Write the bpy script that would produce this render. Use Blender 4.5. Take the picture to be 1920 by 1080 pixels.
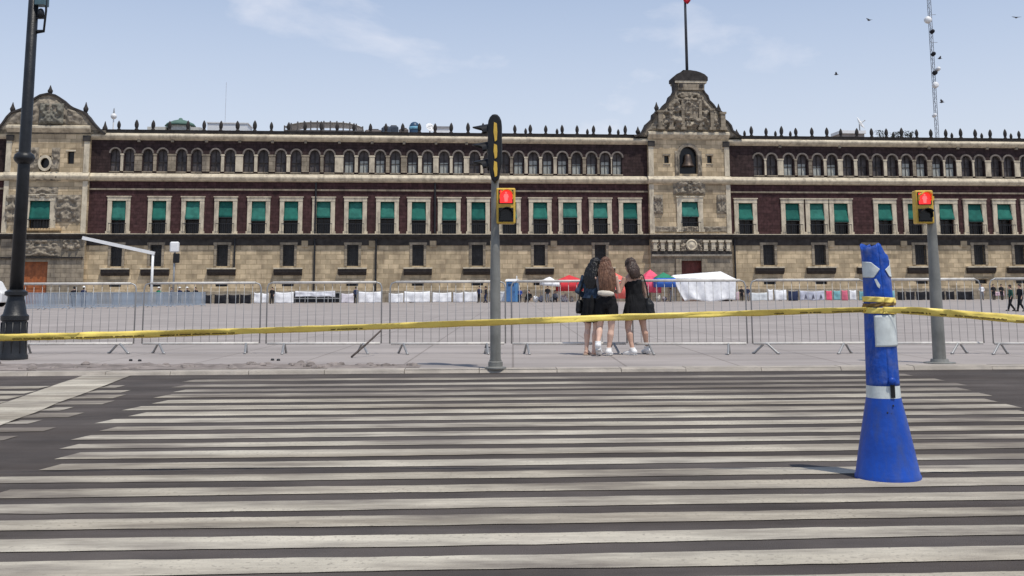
import bpy, bmesh, math, random
from mathutils import Vector, Matrix, noise as mnoise

random.seed(7)
for o in list(bpy.data.objects):
    bpy.data.objects.remove(o, do_unlink=True)
scene = bpy.context.scene
COL = scene.collection
R = math.radians

# ------------------------------------------------------------------ camera
W, H, FPX = 1920.0, 1080.0, 2000.0          # photograph size, focal length in its pixels
PITCH, ROLL, CAMH = R(8.0), R(-0.25), 1.10
OPTY = 547.0 - FPX * math.tan(PITCH)         # row of the optical axis
cam_d = bpy.data.cameras.new('camera')
cam = bpy.data.objects.new('camera', cam_d); COL.objects.link(cam)
cam_d.sensor_width = 36.0
cam_d.lens = FPX / W * 36.0
cam_d.shift_y = -(540.0 - OPTY) / W
cam_d.clip_start, cam_d.clip_end = 0.1, 5000.0
CR = Matrix.Rotation(R(90) + PITCH, 3, 'X') @ Matrix.Rotation(ROLL, 3, 'Z')
cam.location = (0, 0, CAMH)
cam.rotation_euler = CR.to_euler()
scene.camera = cam

# ------------------------------------------------------------------ sky, sun, exposure
SUN_EL, SUN_AZ = R(67), R(40)                # azimuth measured to the right of straight behind the camera
sun_vec = Vector((math.cos(SUN_EL) * math.sin(SUN_AZ), -math.cos(SUN_EL) * math.cos(SUN_AZ), math.sin(SUN_EL)))
world = bpy.data.worlds.new('World'); scene.world = world; world.use_nodes = True
wn, wl = world.node_tree.nodes, world.node_tree.links
wn.clear()
w_out = wn.new('ShaderNodeOutputWorld'); w_bg = wn.new('ShaderNodeBackground')
sky = wn.new('ShaderNodeTexSky'); sky.sky_type = 'NISHITA'; sky.sun_disc = False
sky.sun_elevation = SUN_EL
sky.sun_rotation = math.atan2(sun_vec.x, sun_vec.y)
sky.altitude = 2200; sky.air_density = 1.25; sky.dust_density = 1.2; sky.ozone_density = 1.0
w_bg.inputs['Strength'].default_value = 0.15
tc = wn.new('ShaderNodeTexCoord')
mp = wn.new('ShaderNodeMapping'); mp.inputs['Scale'].default_value = (1.0, 1.0, 2.6)
mp.inputs['Location'].default_value = (4.19, 2.2, -0.09)
cn = wn.new('ShaderNodeTexNoise'); cn.inputs['Scale'].default_value = 3.4; cn.inputs['Detail'].default_value = 7; cn.inputs['Roughness'].default_value = 0.55
cn.inputs['Distortion'].default_value = 0.25
cr = wn.new('ShaderNodeValToRGB'); cr.color_ramp.elements[0].position = 0.58; cr.color_ramp.elements[1].position = 0.80
cr.color_ramp.elements[0].color = (0, 0, 0, 1); cr.color_ramp.elements[1].color = (.85, .85, .85, 1)
hz = wn.new('ShaderNodeMix'); hz.data_type = 'RGBA'      # thin milky veil of a hazy city sky
hz.inputs[7].default_value = (4.75, 4.8, 5.3, 1)
sx_ = wn.new('ShaderNodeSeparateXYZ'); wl.new(tc.outputs['Generated'], sx_.inputs[0])
mr = wn.new('ShaderNodeMapRange'); mr.inputs['From Min'].default_value = 0.0; mr.inputs['From Max'].default_value = 0.36
mr.inputs['To Min'].default_value = 0.97; mr.inputs['To Max'].default_value = 0.15
wl.new(sx_.outputs['Z'], mr.inputs['Value']); wl.new(mr.outputs['Result'], hz.inputs['Factor'])
mx = wn.new('ShaderNodeMix'); mx.data_type = 'RGBA'; mx.inputs[7].default_value = (6.6, 6.5, 6.8, 1)
wl.new(tc.outputs['Generated'], mp.inputs['Vector']); wl.new(mp.outputs['Vector'], cn.inputs['Vector'])
wl.new(cn.outputs['Fac'], cr.inputs['Fac'])
wl.new(sky.outputs['Color'], hz.inputs[6])
wl.new(cr.outputs['Color'], mx.inputs['Factor']); wl.new(hz.outputs[2], mx.inputs[6])
wl.new(mx.outputs[2], w_bg.inputs['Color']); wl.new(w_bg.outputs['Background'], w_out.inputs['Surface'])
sun_d = bpy.data.lights.new('sun', 'SUN'); sun_d.energy = 3.4; sun_d.angle = R(0.53); sun_d.color = (1.0, 0.945, 0.85)
sun_o = bpy.data.objects.new('sun', sun_d); COL.objects.link(sun_o)
sun_o.rotation_euler = sun_vec.to_track_quat('Z', 'Y').to_euler(); sun_o.location = sun_vec * 60
scene.view_settings.view_transform = 'Standard'; scene.view_settings.look = 'None'
scene.view_settings.gamma = 1.0; scene.view_settings.exposure = 0.0; scene.view_settings.use_curve_mapping = False

# ------------------------------------------------------------------ survey helpers: sight line of a photo pixel
CAM = Vector((0, 0, CAMH))
def ray(px, py):
    return (CR @ Vector(((px - W / 2) / FPX, -(py - OPTY) / FPX, -1.0))).normalized()
def on_ground(px, py, z=0.0):
    d = ray(px, py); t = (z - CAMH) / d.z
    return CAM + d * t
def at_depth(px, py, y):
    d = ray(px, py); return CAM + d * (y / d.y)
PLZ = 0.05                                   # the plaza lies a kerb above the road
FA = math.atan(0.0985)                       # facade runs away to the right
F0 = Vector((0, 115.0, PLZ))
FM = Matrix.Translation(F0) @ Matrix.Rotation(FA, 4, 'Z')
FMI = FM.inverted()
def fac(px, py, v=0.0):
    """pixel -> palace-local (x, z) on the plane v metres in front of the facade"""
    o = FMI @ CAM; d = FMI.to_3x3() @ ray(px, py)
    t = (-v - o.y) / d.y
    p = o + d * t
    return p.x, p.z
def fx(px, py=440, v=0.0): return fac(px, py, v)[0]
def fz(py, px=1000, v=0.0): return fac(px, py, v)[1]

# ------------------------------------------------------------------ mesh collector
class MB:
    def __init__(s): s.v = []; s.f = []
    def add(s, vs, fs):
        n = len(s.v); s.v += [tuple(p) for p in vs]; s.f += [tuple(i + n for i in f) for f in fs]; return s
    def box(s, x0, x1, y0, y1, z0, z1, M=None):
        vs = [(x, y, z) for z in (z0, z1) for y in (y0, y1) for x in (x0, x1)]
        if M: vs = [M @ Vector(p) for p in vs]
        return s.add(vs, [(0, 2, 3, 1), (4, 5, 7, 6), (0, 1, 5, 4), (2, 6, 7, 3), (0, 4, 6, 2), (1, 3, 7, 5)])
    def prism(s, pts, y0, y1):
        """outline pts (x,z) pushed from y0 to y1"""
        n = len(pts)
        vs = [(x, y0, z) for x, z in pts] + [(x, y1, z) for x, z in pts]
        fs = [tuple(range(n)), tuple(range(2 * n - 1, n - 1, -1))]
        fs += [(i, i + n, (i + 1) % n + n, (i + 1) % n) for i in range(n)]
        return s.add(vs, fs)
    def run(s, prof, x0, x1):
        """profile (y,z) pushed along x"""
        n = len(prof)
        vs = [(x0, y, z) for y, z in prof] + [(x1, y, z) for y, z in prof]
        fs = [tuple(range(n)), tuple(range(2 * n - 1, n - 1, -1))]
        fs += [(i, i + n, (i + 1) % n + n, (i + 1) % n) for i in range(n)]
        return s.add(vs, fs)
    def tube(s, pts, rad, n=8, cap=True):
        pts = [Vector(p) for p in pts]
        if not isinstance(rad, (list, tuple)): rad = [rad] * len(pts)
        rings = []; up = None
        for i, p in enumerate(pts):
            d = (pts[min(i + 1, len(pts) - 1)] - pts[max(i - 1, 0)]).normalized()
            if up is None or abs(up.dot(d)) > .95:
                up = Vector((0, 0, 1)) if abs(d.z) < .9 else Vector((0, 1, 0))
            a = d.cross(up).normalized(); b = a.cross(d).normalized(); up = b
            rr = rad[i]; ra, rb = rr if isinstance(rr, tuple) else (rr, rr)
            rings.append([p + a * (ra * math.cos(2 * math.pi * k / n)) + b * (rb * math.sin(2 * math.pi * k / n)) for k in range(n)])
        vs = [p for r in rings for p in r]; m = len(rings)
        fs = [(i * n + k, i * n + (k + 1) % n, (i + 1) * n + (k + 1) % n, (i + 1) * n + k) for i in range(m - 1) for k in range(n)]
        if cap: fs += [tuple(range(n - 1, -1, -1)), tuple(range((m - 1) * n, m * n))]
        return s.add(vs, fs)
    def lathe(s, prof, n=20, c=(0, 0, 0), sx=1.0, sy=1.0):
        """prof (r,z) turned about z"""
        vs = []; 
        for r, z in prof:
            r = max(r, 1e-4)
            vs += [(c[0] + sx * r * math.cos(2 * math.pi * k / n), c[1] + sy * r * math.sin(2 * math.pi * k / n), c[2] + z) for k in range(n)]
        m = len(prof)
        fs = [(i * n + k, i * n + (k + 1) % n, (i + 1) * n + (k + 1) % n, (i + 1) * n + k) for i in range(m - 1) for k in range(n)]
        fs += [tuple(range(n - 1, -1, -1)), tuple(range((m - 1) * n, m * n))]
        return s.add(vs, fs)
    def ball(s, c, r, n=10, m=7):
        r = r if isinstance(r, (tuple, list)) else (r, r, r)
        vs = []
        for i in range(m + 1):
            t = math.pi * (0.02 + .96 * i / m)
            for k in range(n):
                a = 2 * math.pi * k / n
                vs.append((c[0] + r[0] * math.sin(t) * math.cos(a), c[1] + r[1] * math.sin(t) * math.sin(a), c[2] - r[2] * math.cos(t)))
        fs = [(i * n + k, i * n + (k + 1) % n, (i + 1) * n + (k + 1) % n, (i + 1) * n + k) for i in range(m) for k in range(n)]
        fs += [tuple(range(n - 1, -1, -1)), tuple(range(m * n, (m + 1) * n))]
        return s.add(vs, fs)
    def grid(s, nu, nv, fn):
        vs = [fn(i / nu, j / nv) for j in range(nv + 1) for i in range(nu + 1)]
        fs = [(j * (nu + 1) + i, j * (nu + 1) + i + 1, (j + 1) * (nu + 1) + i + 1, (j + 1) * (nu + 1) + i) for j in range(nv) for i in range(nu)]
        return s.add(vs, fs)
    def xf(s, M):
        s.v = [tuple(M @ Vector(p)) for p in s.v]; return s
    def mesh(s, name, m, smooth=False, recalc=True):
        me = bpy.data.meshes.new(name); me.from_pydata(s.v, [], s.f)
        if recalc:
            bm = bmesh.new(); bm.from_mesh(me); bmesh.ops.recalc_face_normals(bm, faces=bm.faces); bm.to_mesh(me); bm.free()
        for q in (m if isinstance(m, (list, tuple)) else [m]): me.materials.append(q)
        if smooth:
            if smooth is True: me.polygons.foreach_set('use_smooth', [True] * len(me.polygons))
            else: 
                me.polygons.foreach_set('use_smooth', [True] * len(me.polygons)); me.set_sharp_from_angle(angle=R(smooth))
        return me
    def build(s, name, m, parent=None, smooth=False, recalc=True):
        return link(name, s.mesh(name, m, smooth, recalc), parent)
def link(name, data, parent=None, loc=None, rot=None):
    o = bpy.data.objects.new(name, data); COL.objects.link(o)
    if parent: o.parent = parent
    if loc is not None: o.location = loc
    if rot is not None: o.rotation_euler = rot
    return o
def tag(o, label=None, cat=None, group=None, kind=None):
    if label: o['label'] = label
    if cat: o['category'] = cat
    if group: o['group'] = group
    if kind: o['kind'] = kind
    return o
def thing(name, label, cat, loc=(0, 0, 0), rz=0.0, group=None):
    o = link(name, None, None, loc, (0, 0, rz)); o.empty_display_size = .2
    return tag(o, label, cat, group)
def copy_tree(o, parent=None):
    c = o.copy(); COL.objects.link(c); c.parent = parent
    for ch in list(o.children): copy_tree(ch, c)
    return c

# ------------------------------------------------------------------ materials
def mat(name, col, rough=.75, var=.18, scale=6.0, bump=0.0, bscale=40.0, metal=0.0, stain=None, stain_amt=0.0, stain_scale=(.6, .6, .12), emis=None, estr=0.0, spec=None, detail=5, sheen=0):
    m = bpy.data.materials.new(name); m.use_nodes = True
    n, l = m.node_tree.nodes, m.node_tree.links; n.clear()
    out = n.new('ShaderNodeOutputMaterial'); b = n.new('ShaderNodeBsdfPrincipled'); l.new(b.outputs[0], out.inputs[0])
    b.inputs['Roughness'].default_value = rough; b.inputs['Metallic'].default_value = metal
    if spec is None: spec = .22 if rough > .6 else .35
    if spec is not None and metal < .3: b.inputs['Specular IOR Level'].default_value = spec
    if sheen: b.inputs['Sheen Weight'].default_value = sheen
    t = n.new('ShaderNodeTexCoord'); nz = n.new('ShaderNodeTexNoise'); nz.inputs['Scale'].default_value = scale; nz.inputs['Detail'].default_value = detail
    l.new(t.outputs['Object'], nz.inputs['Vector'])
    r = n.new('ShaderNodeValToRGB'); e = r.color_ramp.elements
    e[0].position, e[1].position = .3, .72
    e[0].color = tuple(c * (1 - var) for c in col[:3]) + (1,); e[1].color = tuple(min(1, c * (1 + var)) for c in col[:3]) + (1,)
    l.new(nz.outputs['Fac'], r.inputs['Fac']); src = r.outputs['Color']
    if stain is not None:
        mpn = n.new('ShaderNodeMapping'); mpn.inputs['Scale'].default_value = stain_scale
        n2 = n.new('ShaderNodeTexNoise'); n2.inputs['Scale'].default_value = 2.0; n2.inputs['Detail'].default_value = 6; n2.inputs['Roughness'].default_value = .65
        l.new(t.outputs['Object'], mpn.inputs['Vector']); l.new(mpn.outputs[0], n2.inputs['Vector'])
        r2 = n.new('ShaderNodeValToRGB'); r2.color_ramp.elements[0].position = .48; r2.color_ramp.elements[1].position = .72
        r2.color_ramp.elements[0].color = (0, 0, 0, 1); r2.color_ramp.elements[1].color = (stain_amt,) * 3 + (1,)
        l.new(n2.outputs['Fac'], r2.inputs['Fac'])
        x = n.new('ShaderNodeMix'); x.data_type = 'RGBA'; x.inputs[7].default_value = tuple(stain) + (1,)
        l.new(r2.outputs['Color'], x.inputs['Factor']); l.new(src, x.inputs[6]); src = x.outputs[2]
    l.new(src, b.inputs['Base Color'])
    if bump:
        n3 = n.new('ShaderNodeTexNoise'); n3.inputs['Scale'].default_value = bscale; n3.inputs['Detail'].default_value = 6
        l.new(t.outputs['Object'], n3.inputs['Vector'])
        bp = n.new('ShaderNodeBump'); bp.inputs['Strength'].default_value = bump; bp.inputs['Distance'].default_value = .02
        l.new(n3.outputs['Fac'], bp.inputs['Height']); l.new(bp.outputs[0], b.inputs['Normal'])
    if emis:
        b.inputs['Emission Color'].default_value = tuple(emis) + (1,); b.inputs['Emission Strength'].default_value = estr
    m['bsdf_src'] = b.name
    return m

def blockwork(m, w, h, mortar, depth, col_fac=.35):
    """courses of masonry on a facade material: joints and block-to-block tone"""
    n, l = m.node_tree.nodes, m.node_tree.links
    b = n[m['bsdf_src']]; t = [q for q in n if q.type == 'TEX_COORD'][0]
    sep = n.new('ShaderNodeSeparateXYZ'); cmb = n.new('ShaderNodeCombineXYZ')
    l.new(t.outputs['Object'], sep.inputs[0]); l.new(sep.outputs['X'], cmb.inputs['X']); l.new(sep.outputs['Z'], cmb.inputs['Y'])
    br = n.new('ShaderNodeTexBrick'); br.inputs['Scale'].default_value = 1.0
    br.inputs['Brick Width'].default_value = w; br.inputs['Row Height'].default_value = h; br.inputs['Mortar Size'].default_value = mortar
    br.inputs['Color1'].default_value = (1, 1, 1, 1); br.inputs['Color2'].default_value = (1 - col_fac,) * 3 + (1,); br.inputs['Mortar'].default_value = (.55, .53, .5, 1)
    l.new(cmb.outputs[0], br.inputs['Vector'])
    x = n.new('ShaderNodeMix'); x.data_type = 'RGBA'; x.blend_type = 'MULTIPLY'; x.inputs['Factor'].default_value = 1.0
    lk = b.inputs['Base Color'].links[0]; src = lk.from_socket
    l.new(src, x.inputs[6]); l.new(br.outputs['Color'], x.inputs[7]); l.new(x.outputs[2], b.inputs['Base Color'])
    bp = n.new('ShaderNodeBump'); bp.inputs['Strength'].default_value = .7; bp.inputs['Distance'].default_value = depth
    l.new(br.outputs['Color'], bp.inputs['Height'])
    if b.inputs['Normal'].links: l.new(b.inputs['Normal'].links[0].from_socket, bp.inputs['Normal'])
    l.new(bp.outputs[0], b.inputs['Normal'])
    return m

M = {}
M['tan_stone'] = blockwork(mat('tan_stone', (.63, .50, .325), .9, .24, 1.1, .6, 9, stain=(.27, .205, .14), stain_amt=.6, stain_scale=(.5, .5, .16)), 1.1, .5, .025, .02, .42)
M['grey_stone'] = blockwork(mat('grey_stone', (.345, .29, .215), .92, .28, 1.6, .5, 9, stain=(.09, .08, .075), stain_amt=.6), 1.0, .45, .025, .02, .25)
M['pale_stone'] = mat('pale_stone', (.60, .525, .395), .85, .18, 1.6, .35, 12, stain=(.2, .17, .135), stain_amt=.75, stain_scale=(.9, .9, .3))
M['carved_stone'] = mat('carved_stone', (.275, .235, .18), .9, .4, 2.6, .6, 14, stain=(.075, .07, .065), stain_amt=.65, stain_scale=(1.3, 1.3, .7))
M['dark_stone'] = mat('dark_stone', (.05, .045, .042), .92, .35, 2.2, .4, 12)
M['tezontle'] = blockwork(mat('tezontle', (.080, .040, .040), .95, .35, 2.4, .6, 14, stain=(.03, .019, .02), stain_amt=.6), .62, .34, .02, .02, .3)
M['tezontle_dark'] = blockwork(mat('tezontle_dark', (.056, .036, .035), .95, .35, 2.4, .6, 14, stain=(.024, .017, .017), stain_amt=.6), .62, .34, .02, .02, .3)
M['arch_stone'] = mat('arch_stone', (.19, .165, .145), .9, .35, 2.0, .4, 14, stain=(.06, .05, .048), stain_amt=.6, stain_scale=(1.5, 1.5, 1))
M['window_dark'] = mat('window_dark', (.012, .012, .014), .25, .3, 1.0)
M['iron'] = mat('iron', (.018, .018, .02), .5, .3, 5)
M['awning_b'] = mat('awning_green_faded', (.035, .17, .135), .85, .25, 1.8, .2, 8, stain=(.02, .1, .085), stain_amt=.5)
M['awning_c'] = mat('awning_green_deep', (.016, .12, .095), .8, .25, 1.8, .2, 8, stain=(.01, .07, .06), stain_amt=.5)
M['grille_pane'] = mat('grille_pane', (.055, .052, .05), .5, .5, 1.5, stain=(.02, .02, .02), stain_amt=.7, stain_scale=(1, 1, 1))
M['awning'] = mat('awning_green', (.022, .15, .115), .8, .2, 1.8, .2, 8, stain=(.014, .09, .075), stain_amt=.5)
M['door_wood'] = mat('door_wood', (.33, .105, .035), .55, .3, 2.5, stain=(.12, .035, .02), stain_amt=.6, stain_scale=(2.5, 2.5, .3))
M['door_dark'] = mat('door_dark', (.13, .03, .022), .55, .35, 3.0)
M['sill_wood'] = mat('sill_dark', (.05, .042, .038), .85, .3, 2.5)  # dark brown of bars and stems; on sill boxes it paints shade
M['roof_flat'] = mat('roof_flat', (.32, .28, .25), .9, .2, .8)
M['window_dim'] = mat('window_dim', (.10, .086, .082), .5, .5, 1.2, stain=(.03, .027, .026), stain_amt=.8, stain_scale=(1, 1, 1))
M['curtain'] = mat('curtain', (.42, .43, .39), .9, .15, 2.0)

# ================================================================== SETTING: road, crossing, plaza
M['asphalt'] = mat('asphalt', (.108, .092, .083), .9, .22, 1.3, .6, 160, stain=(.06, .053, .05), stain_amt=.7, stain_scale=(.5, .9, .5), detail=8)
M['plaza'] = mat('plaza_concrete', (.365, .325, .30), .9, .12, .35, .25, 60, stain=(.25, .222, .205), stain_amt=.85, stain_scale=(.12, .5, .3), detail=8)
M['kerb'] = mat('kerb_stone', (.40, .355, .30), .85, .2, 3.0, .4, 40, stain=(.3, .27, .24), stain_amt=.7, stain_scale=(2, 2, 2))
M['cobble'] = mat('cobble', (.25, .215, .195), .9, .4, 5.0, .6, 40)
M['earth'] = mat('earth', (.24, .205, .185), .95, .35, 4.0, .7, 40)

def paint_mat(name, worn):
    m = mat(name, (.58, .53, .43), .8, .16, 1.6, .35, 120, detail=6)
    n, l = m.node_tree.nodes, m.node_tree.links; b = n[m['bsdf_src']]; t = [q for q in n if q.type == 'TEX_COORD'][0]
    mp_ = n.new('ShaderNodeMapping'); mp_.inputs['Scale'].default_value = (.55, 2.4, 1); l.new(t.outputs['Object'], mp_.inputs[0])
    a = n.new('ShaderNodeTexNoise'); a.inputs['Scale'].default_value = 1.6; a.inputs['Detail'].default_value = 9; a.inputs['Roughness'].default_value = .68
    l.new(mp_.outputs[0], a.inputs['Vector'])
    r = n.new('ShaderNodeValToRGB'); r.color_ramp.elements[0].position = .40 - worn; r.color_ramp.elements[1].position = .64 - worn
    r.color_ramp.elements[0].color = (0, 0, 0, 1); r.color_ramp.elements[1].color = (.85, .85, .85, 1)
    lo = n.new('ShaderNodeTexNoise'); lo.inputs['Scale'].default_value = .42; lo.inputs['Detail'].default_value = 3; l.new(t.outputs['Object'], lo.inputs['Vector'])
    sm1 = n.new('ShaderNodeMath'); sm1.operation = 'MULTIPLY_ADD'; sm1.inputs[1].default_value = .55; l.new(lo.outputs['Fac'], sm1.inputs[0])
    sm2 = n.new('ShaderNodeMath'); sm2.operation = 'MULTIPLY_ADD'; sm2.inputs[1].default_value = .9; sm2.inputs[2].default_value = -.22
    l.new(a.outputs['Fac'], sm2.inputs[0]); l.new(sm2.outputs[0], sm1.inputs[2]); l.new(sm1.outputs[0], r.inputs[0])
    f = n.new('ShaderNodeTexNoise'); f.inputs['Scale'].default_value = 38; f.inputs['Detail'].default_value = 5; l.new(t.outputs['Object'], f.inputs['Vector'])
    fr = n.new('ShaderNodeValToRGB'); fr.color_ramp.elements[0].position = .56; fr.color_ramp.elements[1].position = .66
    l.new(f.outputs['Fac'], fr.inputs[0])
    mxm = n.new('ShaderNodeMath'); mxm.operation = 'MAXIMUM'
    fm = n.new('ShaderNodeMath'); fm.operation = 'MULTIPLY'; fm.inputs[1].default_value = .5; l.new(fr.outputs[0], fm.inputs[0])
    l.new(r.outputs[0], mxm.inputs[0]); l.new(fm.outputs[0], mxm.inputs[1])
    x = n.new('ShaderNodeMix'); x.data_type = 'RGBA'; x.inputs[7].default_value = (.17, .145, .125, 1)
    src = b.inputs['Base Color'].links[0].from_socket
    l.new(mxm.outputs[0], x.inputs['Factor']); l.new(src, x.inputs[6]); l.new(x.outputs[2], b.inputs['Base Color'])
    return m
M['paint'] = paint_mat('crossing_paint', 0.0)
M['paint_worn'] = paint_mat('crossing_paint_worn', 0.12)
M['band'] = paint_mat('edge_band', -0.04)
def tracks(m):
    """grime laid down by tyres: long soft streaks along the lanes, over asphalt and paint alike"""
    n, l = m.node_tree.nodes, m.node_tree.links; b = n[m['bsdf_src']]; t = [q for q in n if q.type == 'TEX_COORD'][0]
    mp_ = n.new('ShaderNodeMapping'); mp_.inputs['Scale'].default_value = (.09, 1.1, 1); mp_.inputs['Rotation'].default_value = (0, 0, R(-3)); l.new(t.outputs['Object'], mp_.inputs[0])
    a = n.new('ShaderNodeTexNoise'); a.inputs['Scale'].default_value = 1.5; a.inputs['Detail'].default_value = 6; a.inputs['Roughness'].default_value = .6; a.inputs['Distortion'].default_value = .4
    l.new(mp_.outputs[0], a.inputs['Vector'])
    r = n.new('ShaderNodeValToRGB'); r.color_ramp.elements[0].position = .36; r.color_ramp.elements[1].position = .62
    r.color_ramp.elements[0].color = (.62, .59, .56, 1); r.color_ramp.elements[1].color = (1.0, 1.0, 1.0, 1); l.new(a.outputs['Fac'], r.inputs[0])
    x = n.new('ShaderNodeMix'); x.data_type = 'RGBA'; x.blend_type = 'MULTIPLY'; x.inputs['Factor'].default_value = 1
    src = b.inputs['Base Color'].links[0].from_socket; l.new(src, x.inputs[6]); l.new(r.outputs[0], x.inputs[7]); l.new(x.outputs[2], b.inputs['Base Color'])
for k_ in ('paint', 'paint_worn', 'band', 'asphalt'): tracks(M[k_])

tag(MB().grid(2, 2, lambda u, v: (-2500 + 5000 * u, -2500 + 5000 * v, -.25)).build('ground', M['asphalt']), kind='structure')

KA, KB = on_ground(300, 703.5), on_ground(1600, 694.5)
KD = (KB - KA).normalized(); KN = Vector((-KD.y, KD.x, 0))
def kerb_pt(x, off=0.0, z=0.0):
    p = KA + KD * ((x - KA.x) / KD.x) + KN * off
    return Vector((p.x, p.y, z))
q0, q1 = kerb_pt(-160), kerb_pt(160)
road = MB().add([(-160, -60, 0), (160, -60, 0), (q1.x, q1.y + .1, 0), (q0.x, q0.y + .1, 0)], [(0, 1, 2, 3)]).build('road', M['asphalt'])
tag(road, kind='structure')
p0, p1 = kerb_pt(-160, .30, PLZ), kerb_pt(160, .30, PLZ)
plaza = MB().add([p0, p1, (200, 190, PLZ), (-200, 190, PLZ)], [(0, 1, 2, 3)]).build('plaza', M['plaza'])
tag(plaza, kind='structure')
# joints of the plaza slabs: shallow saw cuts as material relief
def plaza_joints(m):
    n, l = m.node_tree.nodes, m.node_tree.links; b = n[m['bsdf_src']]; t = [q for q in n if q.type == 'TEX_COORD'][0]
    br = n.new('ShaderNodeTexBrick'); br.offset = 0.0; br.inputs['Scale'].default_value = 1
    br.inputs['Brick Width'].default_value = 1.6; br.inputs['Row Height'].default_value = 1.6; br.inputs['Mortar Size'].default_value = .018
    br.inputs['Color1'].default_value = (1, 1, 1, 1); br.inputs['Color2'].default_value = (.92, .92, .92, 1); br.inputs['Mortar'].default_value = (.68, .67, .66, 1)
    l.new(t.outputs['Object'], br.inputs['Vector'])
    x = n.new('ShaderNodeMix'); x.data_type = 'RGBA'; x.blend_type = 'MULTIPLY'; x.inputs['Factor'].default_value = 1
    src = b.inputs['Base Color'].links[0].from_socket
    l.new(src, x.inputs[6]); l.new(br.outputs['Color'], x.inputs[7]); l.new(x.outputs[2], b.inputs['Base Color'])
plaza_joints(M['plaza'])
# kerb stones, one by one
xk = -16.0
while xk < 16.0:
    L = random.uniform(.85, 1.15); a, bb = kerb_pt(xk + .004), kerb_pt(xk + L - .004)
    dz = random.uniform(-.006, .006); w = .298
    m = MB()
    prof = [(0, 0), (.012 + random.uniform(0, .02), PLZ - .012 + dz), (.03, PLZ + .001 + dz), (w, PLZ + .002 + dz), (w, -.05), (0, -.05)]
    vs = []
    for e in (a, bb):
        vs += [(e.x + KN.x * o_, e.y + KN.y * o_, z) for o_, z in prof]
    k = len(prof)
    m.add(vs, [tuple(range(k)), tuple(range(2 * k - 1, k - 1, -1))] + [(i, i + k, (i + 1) % k + k, (i + 1) % k) for i in range(k)])
    m.build('kerb_stone', M['kerb'], plaza)
    xk += L
# broken, earthy strip of old paving along the left part of the kerb
def strip_xy(u, v):
    x = -8.6 + 7.3 * u
    wob = mnoise.noise((x * 1.7, v * 3, 4.2)) * .12
    p = kerb_pt(x, .32 + (1.55 - .9 * u) * v * (1 + wob), 0)
    e = min(u * 6, (1 - u) * 6, v * 3.5, (1 - v) * 3.5, 1)
    h = .004 + max(0, e) * (.022 + .035 * mnoise.noise((p.x * 3.1, p.y * 3.1, 1.0)) + .02 * mnoise.noise((p.x * 9, p.y * 9, 2)))
    return (p.x, p.y, PLZ + max(.004, h))
tag(MB().grid(150, 26, strip_xy).build('worn_paving_strip', M['earth'], None, True), kind='structure')
for i in range(64):
    u = random.random(); x, y, z = strip_xy(u, random.uniform(.05, .8))
    r_ = random.uniform(.025, .075)
    m = MB().ball((0, 0, 0), (r_ * random.uniform(.8, 1.5), r_ * random.uniform(.8, 1.3), r_ * .6), 7, 4)
    m.v = [tuple(Vector(p) * (1 + .25 * mnoise.noise(Vector(p) * 30 + Vector((i, 0, 0))))) for p in m.v]
    m.xf(Matrix.Translation((x, y, z)) @ Matrix.Rotation(random.random() * 3, 4, 'Z'))
    m.build('stone', M['cobble'], bpy.data.objects['worn_paving_strip'])

# zebra crossing: each bar its own sheet of paint
TH = math.tan(R(2.7))
BARS = [(706.5, 710.5), (716, 720.5), (725, 729.5), (733, 739.5), (744, 750), (755, 762), (766, 773.5), (778, 785.5), (792, 799.5), (807, 815.5), (823, 832), (839, 851), (860, 871.5),
        (882, 894.5), (906, 920.5), (933, 950), (962.5, 982), (998.5, 1019), (1038.5, 1066), (1086, 1118), (1142, 1182), (1212, 1262)]
LE = (on_ground(383, 703), on_ground(42, 886))
RE = (on_ground(1690, 692), on_ground(1920, 762))
def line_x(L, y): 
    a, b = L; return a.x + (b.x - a.x) * (y - a.y) / (b.y - a.y)
BL = (on_ground(150, 706), on_ground(0, 760)); BR_ = (on_ground(237, 706.5), on_ground(0, 796))
def bar(y0, y1, x0, x1, m, seed, z=.004):
    n = max(8, int((x1 - x0) * 9)); vs = []
    for i in range(n + 1):
        x = x0 + (x1 - x0) * i / n
        for k, yy in enumerate((y0, y1)):
            w = mnoise.noise((x * .55, seed * 7.3 + k * 3.1, .5)) * .035 + mnoise.noise((x * 4.0, seed * 5 + k, 9)) * .012 + mnoise.noise((x * 13.0, seed * 5 + k, 4)) * .007
            vs.append((x + (.18 * (yy - y0) if i == 0 else 0), yy + TH * x + w, z))
    fs = [(2 * i, 2 * i + 2, 2 * i + 3, 2 * i + 1) for i in range(n)]
    return MB().add(vs, fs).build('crossing_bar', m, road)
for i, (ya, yb) in enumerate(BARS):
    g0, g1 = on_ground(1080, yb), on_ground(1080, ya)
    c0, c1 = g0.y - TH * g0.x, g1.y - TH * g1.x
    ym = (c0 + c1) / 2
    xl, xr = line_x(LE, ym), line_x(RE, ym)
    if ym < 5.6: xl = -9 + random.uniform(-.3, .3)
    if ym < 8.5: xr = 12
    xl += random.uniform(-.12, .12); xr += random.uniform(-.15, .15)
    bar(c0, c1, xl, xr, M['paint_worn'] if i < 4 else M['paint'], i)
    if 1 <= i <= 9:                                # the same bars beyond the patched trench
        b1, b0 = line_x(BR_, ym - .1), line_x(BL, ym - .1)
        bar(c0, c1, b1 + .03, b1 + (xl - b1) * random.uniform(.18, .72), M['paint_worn'], i + 40)
        bar(c0, c1, -11, b0 - .03, M['paint'], i + 80)
bt, bb_ = kerb_pt(BL[0].x, -.05), on_ground(-420, 905)
b2, b3 = kerb_pt(BR_[0].x, -.05), on_ground(-420, 960)
MB().grid(1, 30, lambda u, v: tuple((bt.lerp(bb_, v)).lerp(b2.lerp(b3, v), u) + Vector((mnoise.noise((v * 9, u, 3)) * .03, 0, .008)))).build('edge_band', M['band'], road)
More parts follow.
